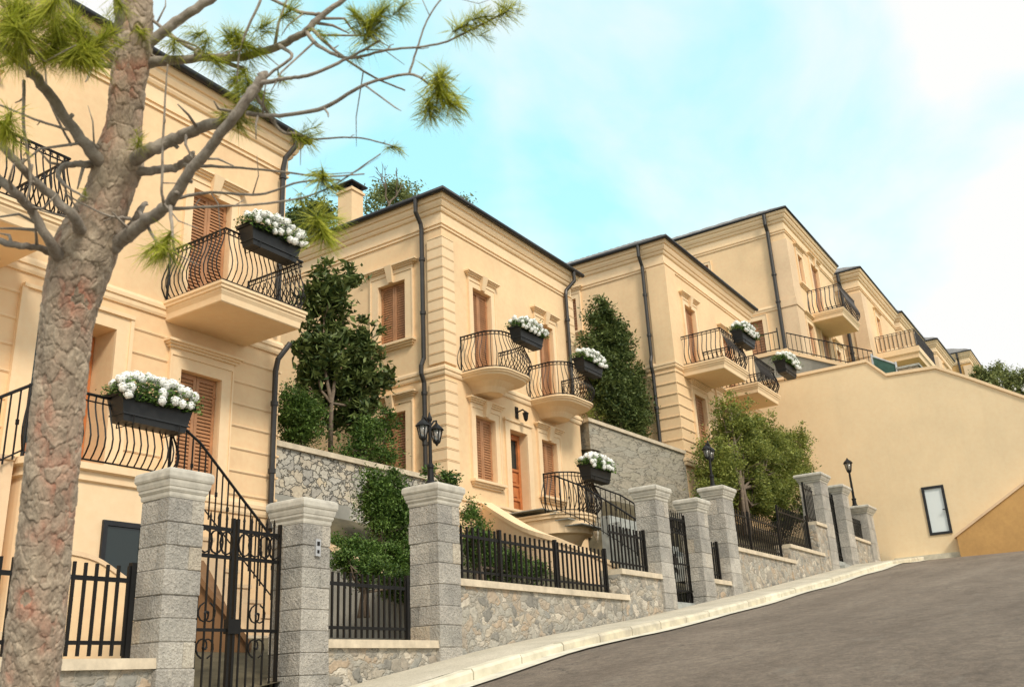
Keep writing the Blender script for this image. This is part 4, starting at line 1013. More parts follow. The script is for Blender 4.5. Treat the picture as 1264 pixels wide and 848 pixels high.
# ------------------------------------------------------------------ flower boxes
def flowerbox(seed):
    b = bpy.data.objects.new('flower_box', None); COL.objects.link(b)
    mb = MB(); w0, w1, d0, d1, h = .46, .54, .12, .17, .36
    mb.hexa([(-w0,-d0,0),(w0,-d0,0),(w0,d0,0),(-w0,d0,0),(-w1,-d1,h),(w1,-d1,h),(w1,d1,h),(-w1,d1,h)])
    mb.box(-w1-.02,w1+.02,-d1-.02,d1+.02,h-.05,h); mb.box(-w0-.03,w0+.03,-d0-.03,d0+.03,.08,.10)
    o = mb.build('planter', M['box'], None); o.parent = b
    mb = MB()
    for x in (0.0,):
        mb.tube([(-.34,d1+.02,h+.12),(.34,d1+.02,h+.12)], .009, 5)
    for x in (-.34, .34):
        mb.tube([(x,d1+.16,h+.10),(x,d1+.16,h+.13),(x,d1+.02,h+.13),(x,d1+.02,-.03),(x,-d0-.03,-.03),(x,-d0-.04,.08)], .009, 5)
    o = mb.build('bracket', M['iron'], None); o.parent = b
    rr = random.Random(seed); mb = MB()
    for i in range(2600):
        x = rr.uniform(-.62,.62); y = rr.gauss(-.02,.13); z = h+rr.uniform(-.05,.26)*(1-.6*(x/.62)**2)
        if rr.random() < .2: y = rr.uniform(-.26,-.16); z = h-rr.uniform(-.04,.10)
        c = Vector((x,y,z)); a = Vector((rr.gauss(0,1),rr.gauss(0,1),rr.gauss(0,.6))).normalized(); u = a.orthogonal().normalized(); s = rr.uniform(.016,.036)
        mb.quad(c-a*s, c+u*s*.7, c+a*s, c-u*s*.7)
    o = mb.build('leaves', M['leaf_bush'], None, recalc=False); o.parent = b
    mb = MB()
    heads = []
    while len(heads) < 46:
        x = rr.uniform(-.60,.60); y = rr.uniform(-.26,.14); top = .30*(1-.6*(x/.62)**2)
        z = h + top*(1-((y+.04)/.26)**2*.55) + rr.uniform(-.05,.03)
        if rr.random() < .18: y = -.25; z = h+rr.uniform(-.08,.06)
        c = Vector((x,y,z))
        if any((c-q).length < .085 for q in heads): 
            if rr.random() < .93: continue
        heads.append(c)
    for c in heads:
        R_ = rr.uniform(.050,.070)
        mb.tube([c-Vector((0,0,R_*.9)), c-Vector((0,0,R_*.6)), c, c+Vector((0,0,R_*.6)), c+Vector((0,0,R_*.9))], [R_*.25,R_*.6,R_*.78,R_*.6,R_*.25], 7)
        base = len(mb.v)                              # a rounded head of overlapping petals
        for k in range(54):
            n = Vector((rr.gauss(0,1),rr.gauss(0,1),rr.gauss(0,1)+.2)).normalized(); u = n.orthogonal().normalized(); v = n.cross(u); q = c+n*R_*rr.uniform(.82,1.05); s = rr.uniform(.015,.021); t = n*.006
            mb.quad(q+(u+v)*s*.6+t*.3, q+(v-u)*s*.6+t*.3, q-(u+v)*s*.6+t*.3, q+(u-v)*s*.6+t*.3)
    o = mb.build('flowers', M['petal'], None, recalc=False); o.parent = b
    return b
protos = [flowerbox(3), flowerbox(14), flowerbox(25)]
spots = [
 ((7.32,10.28,3.28), (0,0,0), 1.0, 'black trough of white geraniums on the entrance landing rail of the nearest house'),
 ((9.62,10.74,6.68), (0,0,0), 1.0, 'black trough of white geraniums on the square upper balcony of the nearest house'),
 ((18.30,11.32,7.60), (0,0,0), 1.0, 'black trough of white geraniums on the left rounded balcony of the second house'),
 ((21.35,11.32,7.60), (0,0,0), 1.0, 'black trough of white geraniums on the right rounded balcony of the second house'),
 ((19.95,10.62,4.42), (0,0,0), 1.0, 'black trough of white geraniums on the entrance landing rail of the second house'),
 ((28.75,9.45,9.95), (0,0,0), 1.15, 'black trough of white geraniums on the left balcony of the third house'),
 ((33.0,9.45,9.95), (0,0,0), 1.25, 'black trough of white geraniums on the right balcony of the third house')]
for i, (p, r, s, lab) in enumerate(spots):
    o = protos[i] if i < 3 else copy_tree(protos[(i*2+1) % 3])
    o.location = p; o.rotation_euler = r; o.scale = (s, s, s); tag(o, lab, 'flower box', 'white flower boxes on the railings')

# ------------------------------------------------------------------ foliage
def crown_mesh(blobs, nclump, nleaf, leaf, rr, clump_r=.28, aspect=.45, shell=.75, droop=0):
    """blobs: (centre, (rx, ry, rz)); leaf quads scattered through clumps"""
    mb = MB(); tot = sum(b[1][0]*b[1][1]*b[1][2] for b in blobs)
    for c, r in blobs:
        k = max(3, int(nclump*(r[0]*r[1]*r[2])/tot))
        for i in range(k):
            d = Vector((rr.gauss(0,1),rr.gauss(0,1),rr.gauss(0,1))).normalized()
            q = rr.uniform(.25,1.0)**(.5 if rr.random() < shell else 1.2)
            q *= 1+.18*noise.noise(d*2.3+Vector(c))*2
            cc = Vector((c[0]+d.x*r[0]*q, c[1]+d.y*r[1]*q, c[2]+d.z*r[2]*q)); cr = clump_r*rr.uniform(.55,1.25)
            for j in range(nleaf):
                p = cc+Vector((rr.gauss(0,cr*.5),rr.gauss(0,cr*.5),rr.gauss(0,cr*.42)))
                a = Vector((rr.gauss(0,1),rr.gauss(0,1),rr.gauss(0,.7)-droop)).normalized(); u = a.cross(Vector((rr.gauss(0,.5),rr.gauss(0,.5),1))).normalized()
                s = leaf*rr.uniform(.6,1.25); w = s*aspect; n = a.cross(u)*s*.18
                i0 = len(mb.v); mb.v += [tuple(p-a*s), tuple(p+u*w+n), tuple(p+a*s), tuple(p-u*w+n)]
                mb.f += [(i0,i0+1,i0+2), (i0,i0+2,i0+3)]; mb.mi += [0,0]
    return mb
def plant(name, label, cat, blobs_px, Y, leaf, nclump, nleaf, mat, clump_r=.28, trunk=None, seed=1, depth=.8, group=None, aspect=.45, base=None, **kw):
    """blobs_px: (px, py, rx_px, ry_px[, Y]) measured on the photo, stood at distance Y"""
    rr = random.Random(seed); blobs = []
    for b in blobs_px:
        c = atX(b[0], b[1], -Y) if Y < 0 else atY(b[0], b[1], b[4] if len(b) > 4 else Y); m = mpp(c); rx, rz = b[2]*m, b[3]*m
        blobs.append((c, (rx, rx*depth, rz)))
    bz = min(c.z-r[2] for c, r in blobs); c0 = blobs[0][0]
    bp = base or Vector((c0.x, c0.y, bz))
    t = thing(name, bp, label, cat, group)
    crown_mesh(blobs, nclump, nleaf, leaf, rr, clump_r, aspect, **kw).build('crown' if 'tree' in name else 'foliage', M[mat], t, recalc=False)
    mb = MB(); ntr = trunk[1] if trunk else 3; tr = trunk[0] if trunk else .025
    for k in range(ntr):
        o = Vector((rr.uniform(-.12,.12),rr.uniform(-.12,.12),-.1))*(0 if ntr == 1 else 1.5)
        for bl, rad in blobs[:6]:
            e = bl+Vector((rr.uniform(-.4,.4)*rad[0], rr.uniform(-.4,.4)*rad[1], rad[2]*.3)); s = bp+o+Vector((0,0,-.1))
            mid = s.lerp(e, .5)+Vector((rr.uniform(-.1,.1),rr.uniform(-.1,.1),.12))
            hub = s.lerp(Vector((bp.x,bp.y,blobs[0][0].z-blobs[0][1][2]*.3)), .6)
            mb.tube([s, hub, mid.lerp(hub,.3), mid, e], [tr,tr*.85,tr*.6,tr*.45,tr*.15], 7)
            for q in range(5):
                d = Vector((rr.gauss(0,1),rr.gauss(0,1),rr.uniform(-.2,1))).normalized(); st_ = mid.lerp(e, rr.random())
                mb.tube([st_, st_+Vector((d.x*rad[0],d.y*rad[1],d.z*rad[2]))*.6], [tr*.3, tr*.08], 5)
    mb.build('trunk' if 'tree' in name else 'stems', M['bark2'], t, smooth=True)
    return t
plant('magnolia_tree', 'dark glossy magnolia tree standing on the rubble terrace wall', 'tree',
      [(415,450,50,62), (402,372,36,44), (428,345,22,24), (452,475,34,44), (376,490,24,40), (385,430,28,42), (458,415,20,30), (430,520,34,26), (398,335,14,14)], 14.0, .115, 230, 38, 'leaf_dark', .24, (.055,1), 11, base=atY(408,556,13.6), aspect=.42)
plant('round_shrub', 'round dark shrub left of the magnolia trunk, behind the rubble terrace wall', 'shrub', [(372,520,32,34), (360,500,20,26)], 13.6, .035, 130, 90, 'leaf_mid', .2, seed=12)
plant('trailing_shrub', 'loose shrub spilling over the terrace coping right of the magnolia trunk', 'shrub', [(452,540,24,26), (475,525,18,26), (435,560,22,16), (468,565,26,16)], 12.9, .042, 120, 60, 'leaf_mid', .2, seed=13)
plant('columnar_shrub', 'upright dark shrub in front of the terrace wall, left of the double lamp', 'shrub', [(466,625,22,34), (490,640,22,40), (458,600,14,22), (486,600,14,26)], 10.6, .035, 170, 90, 'leaf_mid', .18, seed=14)
plant('bank_shrub', 'bright green low shrub on the bank above the second fence panel', 'shrub', [(440,682,30,16), (475,690,26,20), (418,672,16,10), (500,690,14,26)], 9.9, .028, 150, 100, 'leaf_bush', .14, seed=15)
plant('garden_shrub', 'low leafy shrub hiding part of the stair wall behind the second fence panel', 'shrub', [(450,705,26,18), (490,722,22,18), (425,690,18,12)], 8.7, .028, 120, 80, 'leaf_mid', .12, seed=26)
plant('leafy_plant', 'small leafy plant showing right of the double lamp base', 'plant', [(553,590,14,11), (530,585,8,16)], 9.4, .04, 26, 26, 'leaf_mid', .1, seed=16)
plant('hedge_shrub', 'dark hedge behind the left end of the longest fence panel', 'shrub', [(590,670,24,30), (620,695,34,20), (655,705,24,14), (580,640,14,20)], 9.0, .03, 170, 80, 'leaf_mid', .15, seed=17)
plant('evergreen_tree', 'dense conical evergreen tree between the second and third houses', 'tree',
      [(757,440,34,44), (768,500,42,44), (742,398,24,30), (748,470,34,42), (785,515,26,30), (747,380,12,14), (730,440,16,34), (792,475,18,36), (765,420,20,26)], 12.2, .062, 520, 90, 'leaf_dark', .26, (.07,1), 18, base=atY(768,545,12.2), depth=.55)
plant('dry_shrub', 'greyish thin shrub left of the conical evergreen, over the cracked wall', 'shrub', [(738,510,12,20), (728,500,8,16)], 12.45, .03, 40, 50, 'leaf_olive', .16, seed=19)
plant('olive_tree', 'round olive-green tree with several stems behind the fence', 'tree',
      [(915,560,46,50), (952,575,46,50), (886,580,34,46), (902,515,28,28), (978,562,28,40), (930,612,54,26), (880,612,26,26), (990,585,16,26), (935,530,30,24)], 9.3, .052, 800, 90, 'leaf_olive', .26, (.06,4), 20, base=atY(922,650,9.0))
plant('dark_shrub', 'dark shrub filling the fence corner between the lamp pillar and the tree stems', 'shrub', [(965,640,20,20), (985,625,14,18), (870,625,10,30)], 9.0, .045, 90, 60, 'leaf_dark', .22, seed=21)
plant('flowering_bush', 'pale bush with white flowers on top of the big cream wall at far right', 'bush', [(1212,468,18,16), (1238,470,24,20), (1262,476,22,20), (1285,484,20,26), (1230,484,30,16)], -37.2, .06, 260, 70, 'leaf_far', .22, seed=22)
fb = [o for o in COL.objects if o.name.startswith('flowering_bush')][0]
mb = MB(); rr = random.Random(5)
for i in range(60):
    px_ = rr.uniform(1222,1285); c = atX(px_, 470+(px_-1222)*.25+rr.uniform(-4,16), 36.5+rr.random()*.5); R_ = rr.uniform(.04,.09)
    for k in range(26):
        n = Vector((rr.gauss(0,1),rr.gauss(0,1),rr.gauss(0,1))).normalized(); u = n.orthogonal().normalized(); v = n.cross(u); q = c+n*R_; s = .024
        mb.quad(q+u*s, q+v*s, q-u*s, q-v*s)
mb.build('flowers', M['petal'], fb, recalc=False)
plant('hill_tree', 'small tree behind the chimney between the nearest two houses', 'tree', [(378,272,18,12), (395,262,14,8), (362,285,12,12)], 24, .11, 90, 50, 'leaf_dark', .5, (.08,1), 23, base=atY(380,330,24), group='trees on the hill behind')
plant('hill_tree', 'thin tree rising above the roof of the second house beside bare twigs', 'tree', [(480,240,24,16), (505,238,14,10), (458,252,14,10), (575,245,8,5)], 24, .09, 80, 34, 'leaf_far', .5, (.08,1), 24, base=atY(485,300,24), group='trees on the hill behind')
mb = MB(); rr = random.Random(9)
def twigs(p, d, l, r, depth):
    q = p+d*l; mid = p+d*l*.5+Vector((rr.gauss(0,.06),rr.gauss(0,.06),rr.gauss(0,.06)))*l
    mb.tube([p, mid, q], [r, r*.85, r*.65], 5)
    if depth:
        for k in range(rr.choice((2,2,3))): twigs(q, (d+Vector((rr.gauss(0,.5),rr.gauss(0,.3),rr.gauss(0,.35)))).normalized(), l*rr.uniform(.55,.85), r*.6, depth-1)
bt = thing('bare_tree', atY(478,280,22), 'leafless dark twiggy sapling above the second house roof', 'tree', 'trees on the hill behind')
twigs(atY(478,275,22), Vector((.15,0,1)).normalized(), .85, .075, 4); mb.build('branches', M['bark2'], bt)

# ------------------------------------------------------------------ FOREGROUND PINE
PD = 3.3
PINE = thing('pine_tree', atD(32,1010,PD), 'big rough-barked pine tree in the left foreground', 'tree')
tr = [(20,1010,44),(25,960,42),(32,900,41),(37,848,39),(46,760,38),(56,660,37),(62,600,36),(68,540,35),(76,460,34),(84,390,36),(98,335,41),(110,298,42),(125,262,33),(136,232,31),(146,200,33),(147,186,30),(152,160,25),(158,110,24),(163,72,26),(166,40,25),(167,0,23),(168,-50,22),(170,-120,20)]
def bark_tube(name, pts, parent, nseg, step, disp, plate, seed, mat):
    """displaced, plated bark surface round a centre line of (Vector, radius)"""
    # dense resample
    D = []
    for k in range(len(pts)-1):
        (p0, r0), (p1, r1), (p2, r2), (p3, r3) = pts[max(k-1,0)], pts[k], pts[k+1], pts[min(k+2,len(pts)-1)]
        m = max(2, int((p2-p1).length/step))
        for i in range(m):
            t = i/m; f = lambda a,b,c,d: .5*((2*b)+(c-a)*t+(2*a-5*b+4*c-d)*t*t+(3*b-a-3*c+d)*t*t*t)
            D.append((f(p0,p1,p2,p3), f(r0,r1,r2,r3)))
    D.append(pts[-1]); V, F_, C = [], [], []; prev = None; off = Vector((seed*7.3, seed*3.1, 0)); along = 0
    for k, (p, r) in enumerate(D):
        t = (D[min(k+1,len(D)-1)][0]-D[max(k-1,0)][0]).normalized()
        a = (Vector((1,0,0))-t*t.x).normalized() if prev is None else (prev-t*prev.dot(t)).normalized(); prev = a; b = t.cross(a)
        if k: along += (p-D[k-1][0]).length
        for j in range(nseg):
            th = 2*PI*j/nseg; n = a*math.cos(th)+b*math.sin(th)
            q = Vector((math.cos(th)*r/plate, math.sin(th)*r/plate, along/plate*.62))+off
            w_ = q + noise.noise_vector(q*1.2)*.38 + noise.noise_vector(q*3.0)*.16
            dist, loc = noise.voronoi(Vector((w_.x, w_.y, w_.z*1.25)))
            e = min(1, (dist[1]-dist[0])*5.5)
            cell = abs(noise.cell(loc[0]*13.7+Vector((3.3,1.7,.4)))) % 1.0
            # flakes: several thin layers, each broken off along its own ragged line
            f = .5+.62*noise.noise(w_*.95)+.34*noise.noise(w_*2.1)+.16*noise.noise(w_*4.6)
            st = f*5.0; fl = math.floor(st); fr_ = st-fl; lay = (fl + min(1, fr_*5))/5.0
            fine = noise.noise(Vector((q.x*7,q.y*7,q.z*4)))*.16+noise.noise(q*15.0)*.09
            lump = .8*noise.noise(Vector((math.cos(th)*1.0, math.sin(th)*1.0, along*2.6))+off)
            h = lay*.85 + .55*(e**.5) + .45*cell - .22*(w_.z-loc[0].z/1.25) + 1.3*fine + lump
            edge = min(1, min(.15+e*1.3, .42+fr_*4.5))
            red = .30*f + .55*noise.noise(q*.45+Vector((9,2,5))) + .38*cell
            e = edge; cell = max(0, min(1, .80-red))
            V.append(tuple(p+n*(r*.94+disp*h))); C.append((max(0,e), abs(cell) % 1.0, 0, 1))
    m = len(D)
    for k in range(m-1):
        for j in range(nseg):
            a0 = k*nseg+j; a1 = k*nseg+(j+1) % nseg; F_.append((a0,a1,a1+nseg,a0+nseg))
    F_.append(tuple(reversed(range(nseg)))); F_.append(tuple((m-1)*nseg+j for j in range(nseg)))
    me = bpy.data.meshes.new(name); me.from_pydata(V, [], F_); me.materials.append(mat)
    at = me.color_attributes.new('bark', 'FLOAT_COLOR', 'POINT')
    at.data.foreach_set('color', [c for q in C for c in q])
    me.polygons.foreach_set('use_smooth', [True]*len(me.polygons))
    o = bpy.data.objects.new(name, me); COL.objects.link(o); adopt(o, parent); return o
m0 = PD/FPX
bark_tube('trunk', [(atD(x,y,PD), (w*.92-2.8)*m0) for x, y, w in tr], PINE, 280, .0030, .0068, .044, 1, M['bark'])
def branch(pts, name='branch', n=12, wob=.0025, parent=PINE):
    """pts (px, py, halfwidth_px, depth)"""
    P = [(atD(x,y,d), w*d/FPX*(.70 if w > 3 else .85)) for x, y, w, d in pts]; D = []; rr = random.Random(int(pts[0][0]*7+pts[-1][1]))
    for k in range(len(P)-1):
        (p0, r0), (p1, r1), (p2, r2), (p3, r3) = P[max(k-1,0)], P[k], P[k+1], P[min(k+2,len(P)-1)]
        for i in range(7):
            t = i/7; f = lambda a,b,c,d: .5*((2*b)+(c-a)*t+(2*a-5*b+4*c-d)*t*t+(3*b-a-3*c+d)*t*t*t)
            D.append((f(p0,p1,p2,p3)+Vector((rr.gauss(0,1),rr.gauss(0,1),rr.gauss(0,1)))*wob*min(1, r1/.02), max(.0012, f(r0,r1,r2,r3)*rr.uniform(.97,1.04))))
    D.append(P[-1]); mb = MB(); mb.tube([p for p, r in D], [r for p, r in D], n)
    for k in range(3, len(D)-2):                    # short side shoots and broken stubs
        if rr.random() < .16:
            p, r = D[k]; d = (D[k+1][0]-D[k-1][0]).normalized(); v = (Vector((rr.gauss(0,1),rr.gauss(0,1),rr.gauss(0,1))).cross(d).normalized()+d*.5).normalized()
            l = rr.choice((.02,.03,.12,.2))*rr.uniform(.7,1.3); e = p+v*l; q = p+v*l*.5+Vector((rr.gauss(0,.1),rr.gauss(0,.1),rr.gauss(0,.1)))*l
            r0 = min(r*.6, .006 if l > .06 else .011); mb.tube([p, q, e], [r0, r0*.75, r0*(.35 if l > .06 else .6)], 6)
    return mb.build(name, M['twig'], parent, smooth=True)
B = [
 [(130,310,14,3.3),(150,297,13,3.28),(178,275,11,3.2),(205,255,10,3.15),(228,222,9.5,3.1),(262,178,9,3.05),(292,140,9,3.0),(318,105,9,3.0),(326,90,7,3.0)],
 [(150,205,15,3.3),(178,190,12,3.25),(215,172,10.5,3.25),(250,158,10,3.2),(285,146,9,3.1),(302,130,7,3.05)],
 [(150,212,10,3.3),(185,211,8,3.3),(215,207,7,3.35),(232,197,7,3.35),(238,188,4,3.35)],
 [(160,85,12,3.3),(195,76,9,3.3),(250,72,7,3.25),(300,70,7,3.2),(345,57,6.5,3.15),(378,38,6,3.1),(400,17,5,3.1),(440,-10,4,3.1)],
 [(165,70,13,3.3),(195,45,9,3.3),(235,15,8,3.3),(285,-15,7,3.3)],
 [(155,60,11,3.3),(148,30,9,3.25),(145,-20,8,3.2)],
 [(150,80,11,3.3),(128,58,9,3.25),(98,30,8,3.2),(60,-10,8,3.15)],
 [(135,215,16,3.3),(112,187,11,3.2),(80,145,9.5,3.15),(42,92,9,3.1),(18,70,9,3.1),(-20,45,9,3.1)],
 [(150,82,7,3.3),(120,80,4.5,3.3),(70,72,4,3.2),(20,60,4,3.2)],
 [(110,300,13,3.3),(92,270,9,3.15),(55,235,7.5,3.1),(25,205,7,3.0),(-10,165,7,3.0)],
 [(85,330,16,3.3),(62,300,9,3.15),(40,262,8,3.1),(15,235,8,3.0),(-20,205,8,3.0)],
 [(80,318,9,3.3),(50,306,6,3.2),(20,303,6,3.1),(-20,292,6,3.1)],
 [(125,205,9,3.3),(100,203,6,3.2),(80,205,5.5,3.2),(72,218,4,3.15),(85,232,2,3.1),(108,245,1.5,3.1)],
 [(130,305,12,3.3),(160,282,8,3.35),(172,262,6,3.35),(180,250,3,3.4)],
 [(300,85,4,3.2),(240,62,3,3.3),(200,35,2.5,3.3),(152,-5,2.5,3.3)],
 [(318,104,5,3.0),(350,98,3.2,2.95),(385,92,2.6,2.9),(430,72,2.2,2.9),(470,50,1.6,2.9)],
 [(305,140,4.5,3.05),(345,143,3.5,3.0),(400,133,3,2.95),(450,105,2.4,2.9),(505,92,2.0,2.9),(530,105,1.6,2.9)],
 [(378,40,4,3.1),(395,58,2.8,3.0),(430,72,2.2,2.95),(478,62,1.8,2.9),(540,55,1.5,2.9),(580,38,1.5,2.9),(625,15,1.3,2.9)],
 [(400,18,3,3.1),(370,15,2.5,3.1),(320,-8,2,3.1)],
 [(312,112,3,3.0),(345,160,2.2,3.1),(365,165,1.8,3.1),(385,172,1.5,3.1),(440,170,1.2,3.1),(490,182,1,3.1)],
 [(228,205,3,3.3),(290,207,1.8,3.2),(345,212,1.5,3.1),(398,218,1.3,3.0),(450,215,1,3.0)],
 [(215,245,3,3.2),(260,238,2,3.2),(320,240,1.8,3.1),(370,225,1.5,3.0),(420,222,1.2,3.0)],
 [(208,258,3,3.15),(270,255,1.8,3.1),(340,250,1.6,3.0),(400,235,1.2,3.0),(470,190,1,3.0)],
 [(205,255,3,3.15),(200,240,2,3.1),(201,180,1.8,3.1),(204,120,1.3,3.1),(207,80,1,3.1)],
 [(210,255,3,3.1),(213,290,2,3.0),(216,325,1.6,3.0)],
 [(35,95,3.5,3.1),(32,60,3,3.0),(40,20,3,3.0),(38,-20,3,3.0)],
 [(30,100,2.5,3.1),(30,160,2.2,3.0),(38,220,2,3.0),(32,250,1.5,3.0)],
 [(150,205,3,3.3),(100,168,2,3.2),(50,150,1.8,3.2),(0,130,1.5,3.2)],
 [(88,180,2,3.2),(60,120,1.5,3.2),(55,60,1.2,3.2)],
 [(160,270,3,3.3),(130,265,1.6,3.2),(80,240,1.2,3.2)],
 [(322,0,2,3.1),(300,50,1.6,3.1),(293,90,1.3,3.1),(296,130,1,3.1)],
 [(345,57,3,3.1),(360,70,2.2,3.0),(335,90,2,3.0),(320,105,1.6,3.0)],
 [(505,92,1.8,2.9),(515,60,1.4,2.9),(530,20,1.2,2.9),(560,-20,1,2.9)],
 [(172,262,3,3.3),(200,310,1.6,3.1),(212,318,1.4,3.1)],
 [(385,36,3,3.1),(410,60,2.2,3.0),(455,92,1.6,3.0),(500,112,1.2,3.0)],
]
for b in B: branch(b)
# knots and broken stubs on the trunk are part of its bark; needles in tufts
rr = random.Random(31)
def tuft(mb, c, d, n, ln, spread=.9, w=.0011):
    for i in range(n):
        s = rr.random(); st_ = c - d*ln*.7*s
        v = (d*rr.uniform(.2,1.3)+Vector((rr.gauss(0,1),rr.gauss(0,1),rr.gauss(0,1)))*spread).normalized(); l = ln*rr.uniform(.55,1.1)
        u = v.orthogonal().normalized()*w; m_ = st_+v*l*.55+Vector((0,0,-.05*l)); e = st_+v*l+Vector((0,0,-.16*l))
        i0 = len(mb.v); mb.v += [tuple(st_-u), tuple(st_+u), tuple(m_+u*.8), tuple(e), tuple(m_-u*.8)]
        mb.f.append((i0,i0+1,i0+2,i0+3,i0+4)); mb.mi.append(0)
T = [ # px, py, depth, length px, count, direction in photo (dx,dy), colour
 (540,118,2.9,34,220,(0,1)),(532,142,2.9,24,120,(.2,1)),(545,90,2.9,24,110,(0,-1)),(558,130,2.9,26,100,(.6,.5)),
 (458,28,2.9,34,200,(.1,-.3)),(470,15,2.9,26,110,(.6,-.6)),(440,20,2.9,26,90,(-.5,-.5)),(578,30,2.9,26,150,(.6,-.3)),(628,12,2.9,24,120,(.6,-.4)),
 (398,228,3.0,26,130,(0,.2)),(380,172,3.1,24,100,(.8,.1)),(490,182,3.1,16,50,(1,0)),(400,292,2.7,36,220,(.1,.2)),(202,312,3.0,34,180,(-.1,.3)),
 (285,45,3.15,26,130,(-.2,-.6)),(298,58,3.15,30,150,(.2,.5)),(330,30,3.1,22,80,(.5,-.3)),(310,112,3.1,28,130,(.2,.6)),(292,98,3.15,24,100,(-.4,.4)),(325,128,3.1,26,120,(.4,.8)),(250,62,3.2,22,80,(-.2,.4)),(215,65,3.25,22,70,(0,.5)),(294,158,3.1,26,80,(.1,.8)),(275,140,3.1,18,50,(-.4,-.3)),
 (15,30,3.0,42,220,(-.2,.2)),(45,20,3.0,36,160,(.3,-.4)),(72,48,3.0,36,190,(0,.2)),(108,58,3.05,40,220,(.2,.3)),(128,45,3.05,28,130,(.4,-.5)),(90,20,3.05,30,120,(0,-.4)),(140,38,3.1,22,70,(.3,-.3)),(5,165,2.9,34,160,(-.1,.3)),(172,172,3.2,16,50,(.1,-.3)),(60,70,3.0,30,120,(-.3,.4)),(175,40,3.25,16,50,(.3,.3)),(20,5,3.0,36,140,(0,-.3)),
 (418,232,3.0,16,50,(1,0)),(360,12,3.0,24,80,(.5,-.4)),(500,5,2.9,24,80,(.4,-.4)),(600,20,2.9,22,80,(.7,-.2)),(400,45,3.0,16,40,(.5,.5)),(20,75,3.0,36,120,(0,.5)),(95,65,3.0,32,120,(.5,.3)),(350,100,3.0,14,30,(.5,.5)),(30,50,2.9,44,150,(.2,.3)),(60,15,2.9,40,130,(-.2,.4)),(150,10,3.0,24,60,(.2,.4)),(118,75,3.0,34,120,(.4,.3)),(85,75,2.95,30,100,(-.4,.5)),(0,60,2.9,40,130,(.2,.4)),(270,80,3.1,26,90,(.4,.4)),(240,45,3.15,20,60,(-.4,.2)),(300,135,3.1,26,90,(-.3,.5)),(315,60,3.1,24,80,(.6,.2)),(440,72,2.95,14,36,(.5,.5)),(372,250,3.0,16,40,(0,1)),(105,240,3.1,10,20,(0,1)),
]
mb = MB()
for px, py, d, ln, n, (dx, dy) in T:
    c = atD(px, py, d); e = atD(px+dx*10, py+dy*10, d); v = (e-c)
    v = v.normalized() if v.length > 1e-6 else Vector((0,0,1))
    tuft(mb, c, v, int(n*1.7), ln*1.2*d/FPX, rr.uniform(.55,.85), .0015)
    for k in range(3):                              # looser sprays round each tuft
        o = Vector((rr.gauss(0,1),rr.gauss(0,1),rr.gauss(0,1)))*ln*.38*d/FPX; tuft(mb, c+o, (v+o.normalized()*.9).normalized(), int(n*.35), ln*.95*d/FPX, .6, .0013)
mb.build('crown', M['needle'], PINE, recalc=False)

# ------------------------------------------------------------------ world, sun, camera
az = math.radians(0)
sun_dir = Vector((-.42, -.78, .78)).normalized()       # towards the sun
el = math.asin(sun_dir.z)
w = bpy.data.worlds.new('World'); S.world = w; w.use_nodes = True; nt = w.node_tree; nt.nodes.clear()
out = nt.nodes.new('ShaderNodeOutputWorld'); bg = nt.nodes.new('ShaderNodeBackground')
sky = nt.nodes.new('ShaderNodeTexSky'); sky.sky_type = 'NISHITA'; sky.sun_disc = False; sky.sun_elevation = el
sky.sun_rotation = math.atan2(sun_dir.x, sun_dir.y); sky.air_density = 1.0; sky.dust_density = 1.5; sky.ozone_density = 2.0
tc = nt.nodes.new('ShaderNodeTexCoord')
mp = nt.nodes.new('ShaderNodeMapping'); mp.inputs['Scale'].default_value = (1, 1, 1.5); nt.links.new(tc.outputs['Generated'], mp.inputs[0])
n1 = noise_n(nt, mp.outputs[0], 3.2, 7, .5, .3)
gap = None                                              # thin patches where the blue-green sky shows between the clouds
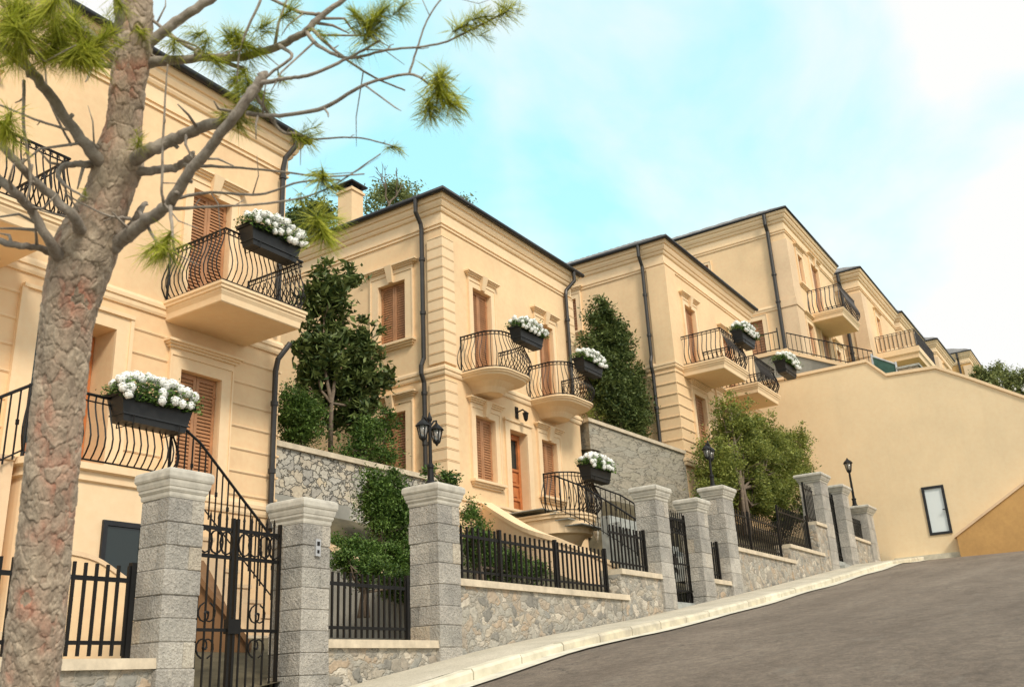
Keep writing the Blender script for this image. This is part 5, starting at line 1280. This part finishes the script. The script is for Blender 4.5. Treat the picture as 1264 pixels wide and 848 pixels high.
for px, py, c0, c1 in ((800,105,.965,.998), (400,150,.955,.995), (1150,-250,.985,1.0)):
    d = ray(px, py).normalized()
    dp = nt.nodes.new('ShaderNodeVectorMath'); dp.operation = 'DOT_PRODUCT'; nt.links.new(tc.outputs['Generated'], dp.inputs[0]); dp.inputs[1].default_value = d
    mr = nt.nodes.new('ShaderNodeMapRange'); mr.interpolation_type = 'SMOOTHSTEP'; nt.links.new(dp.outputs['Value'], mr.inputs[0]); mr.inputs[1].default_value = c0; mr.inputs[2].default_value = c1
    gap = mr.outputs[0] if gap is None else math_n(nt, 'MAXIMUM', gap, mr.outputs[0])
thin = math_n(nt, 'ADD', math_n(nt, 'MULTIPLY', gap, .62), math_n(nt, 'MULTIPLY', math_n(nt, 'SUBTRACT', .5, n1.outputs[0]), 2.8))
clear = ramp(nt, thin, [(.02, (0,0,0)), (.75, (1,1,1))])
skys = mixc(nt, 1.0, sky.outputs[0], (.12, .12, .12), 'MULTIPLY')
haze = mixc(nt, 1.0, skys, (.38, .78, .75), 'ADD')
col = mixc(nt, clear, (1.0, 1.0, .985), haze)
nt.links.new(col, bg.inputs[0]); bg.inputs[1].default_value = 1.0
nt.links.new(bg.outputs[0], out.inputs[0])

sd = bpy.data.lights.new('sun', 'SUN'); sd.energy = 2.8; sd.angle = math.radians(12); sd.color = (1.0, .90, .76)
so = bpy.data.objects.new('sun', sd); COL.objects.link(so); so.rotation_euler = sun_dir.to_track_quat('Z', 'Y').to_euler(); so.location = (0,-10,30)

cd = bpy.data.cameras.new('camera'); cam = bpy.data.objects.new('camera', cd); COL.objects.link(cam)
cd.sensor_width = 36; cd.lens = FPX/1264*36; cd.clip_end = 2000; cd.clip_start = .05
right = RM @ Vector((1,0,0)); upv = RM @ Vector((0,-1,0)); back = RM @ Vector((0,0,-1))
cam.matrix_world = Matrix(((right.x,upv.x,back.x,0),(right.y,upv.y,back.y,0),(right.z,upv.z,back.z,0),(0,0,0,1)))
cd.dof.use_dof = True; cd.dof.focus_distance = 14; cd.dof.aperture_fstop = 5.6
S.camera = cam
S.view_settings.view_transform = 'Standard'; S.view_settings.look = 'None'; S.view_settings.exposure = 0; S.view_settings.gamma = 1
S.render.engine = 'CYCLES'; S.cycles.use_denoising = True; S.cycles.max_bounces = 6
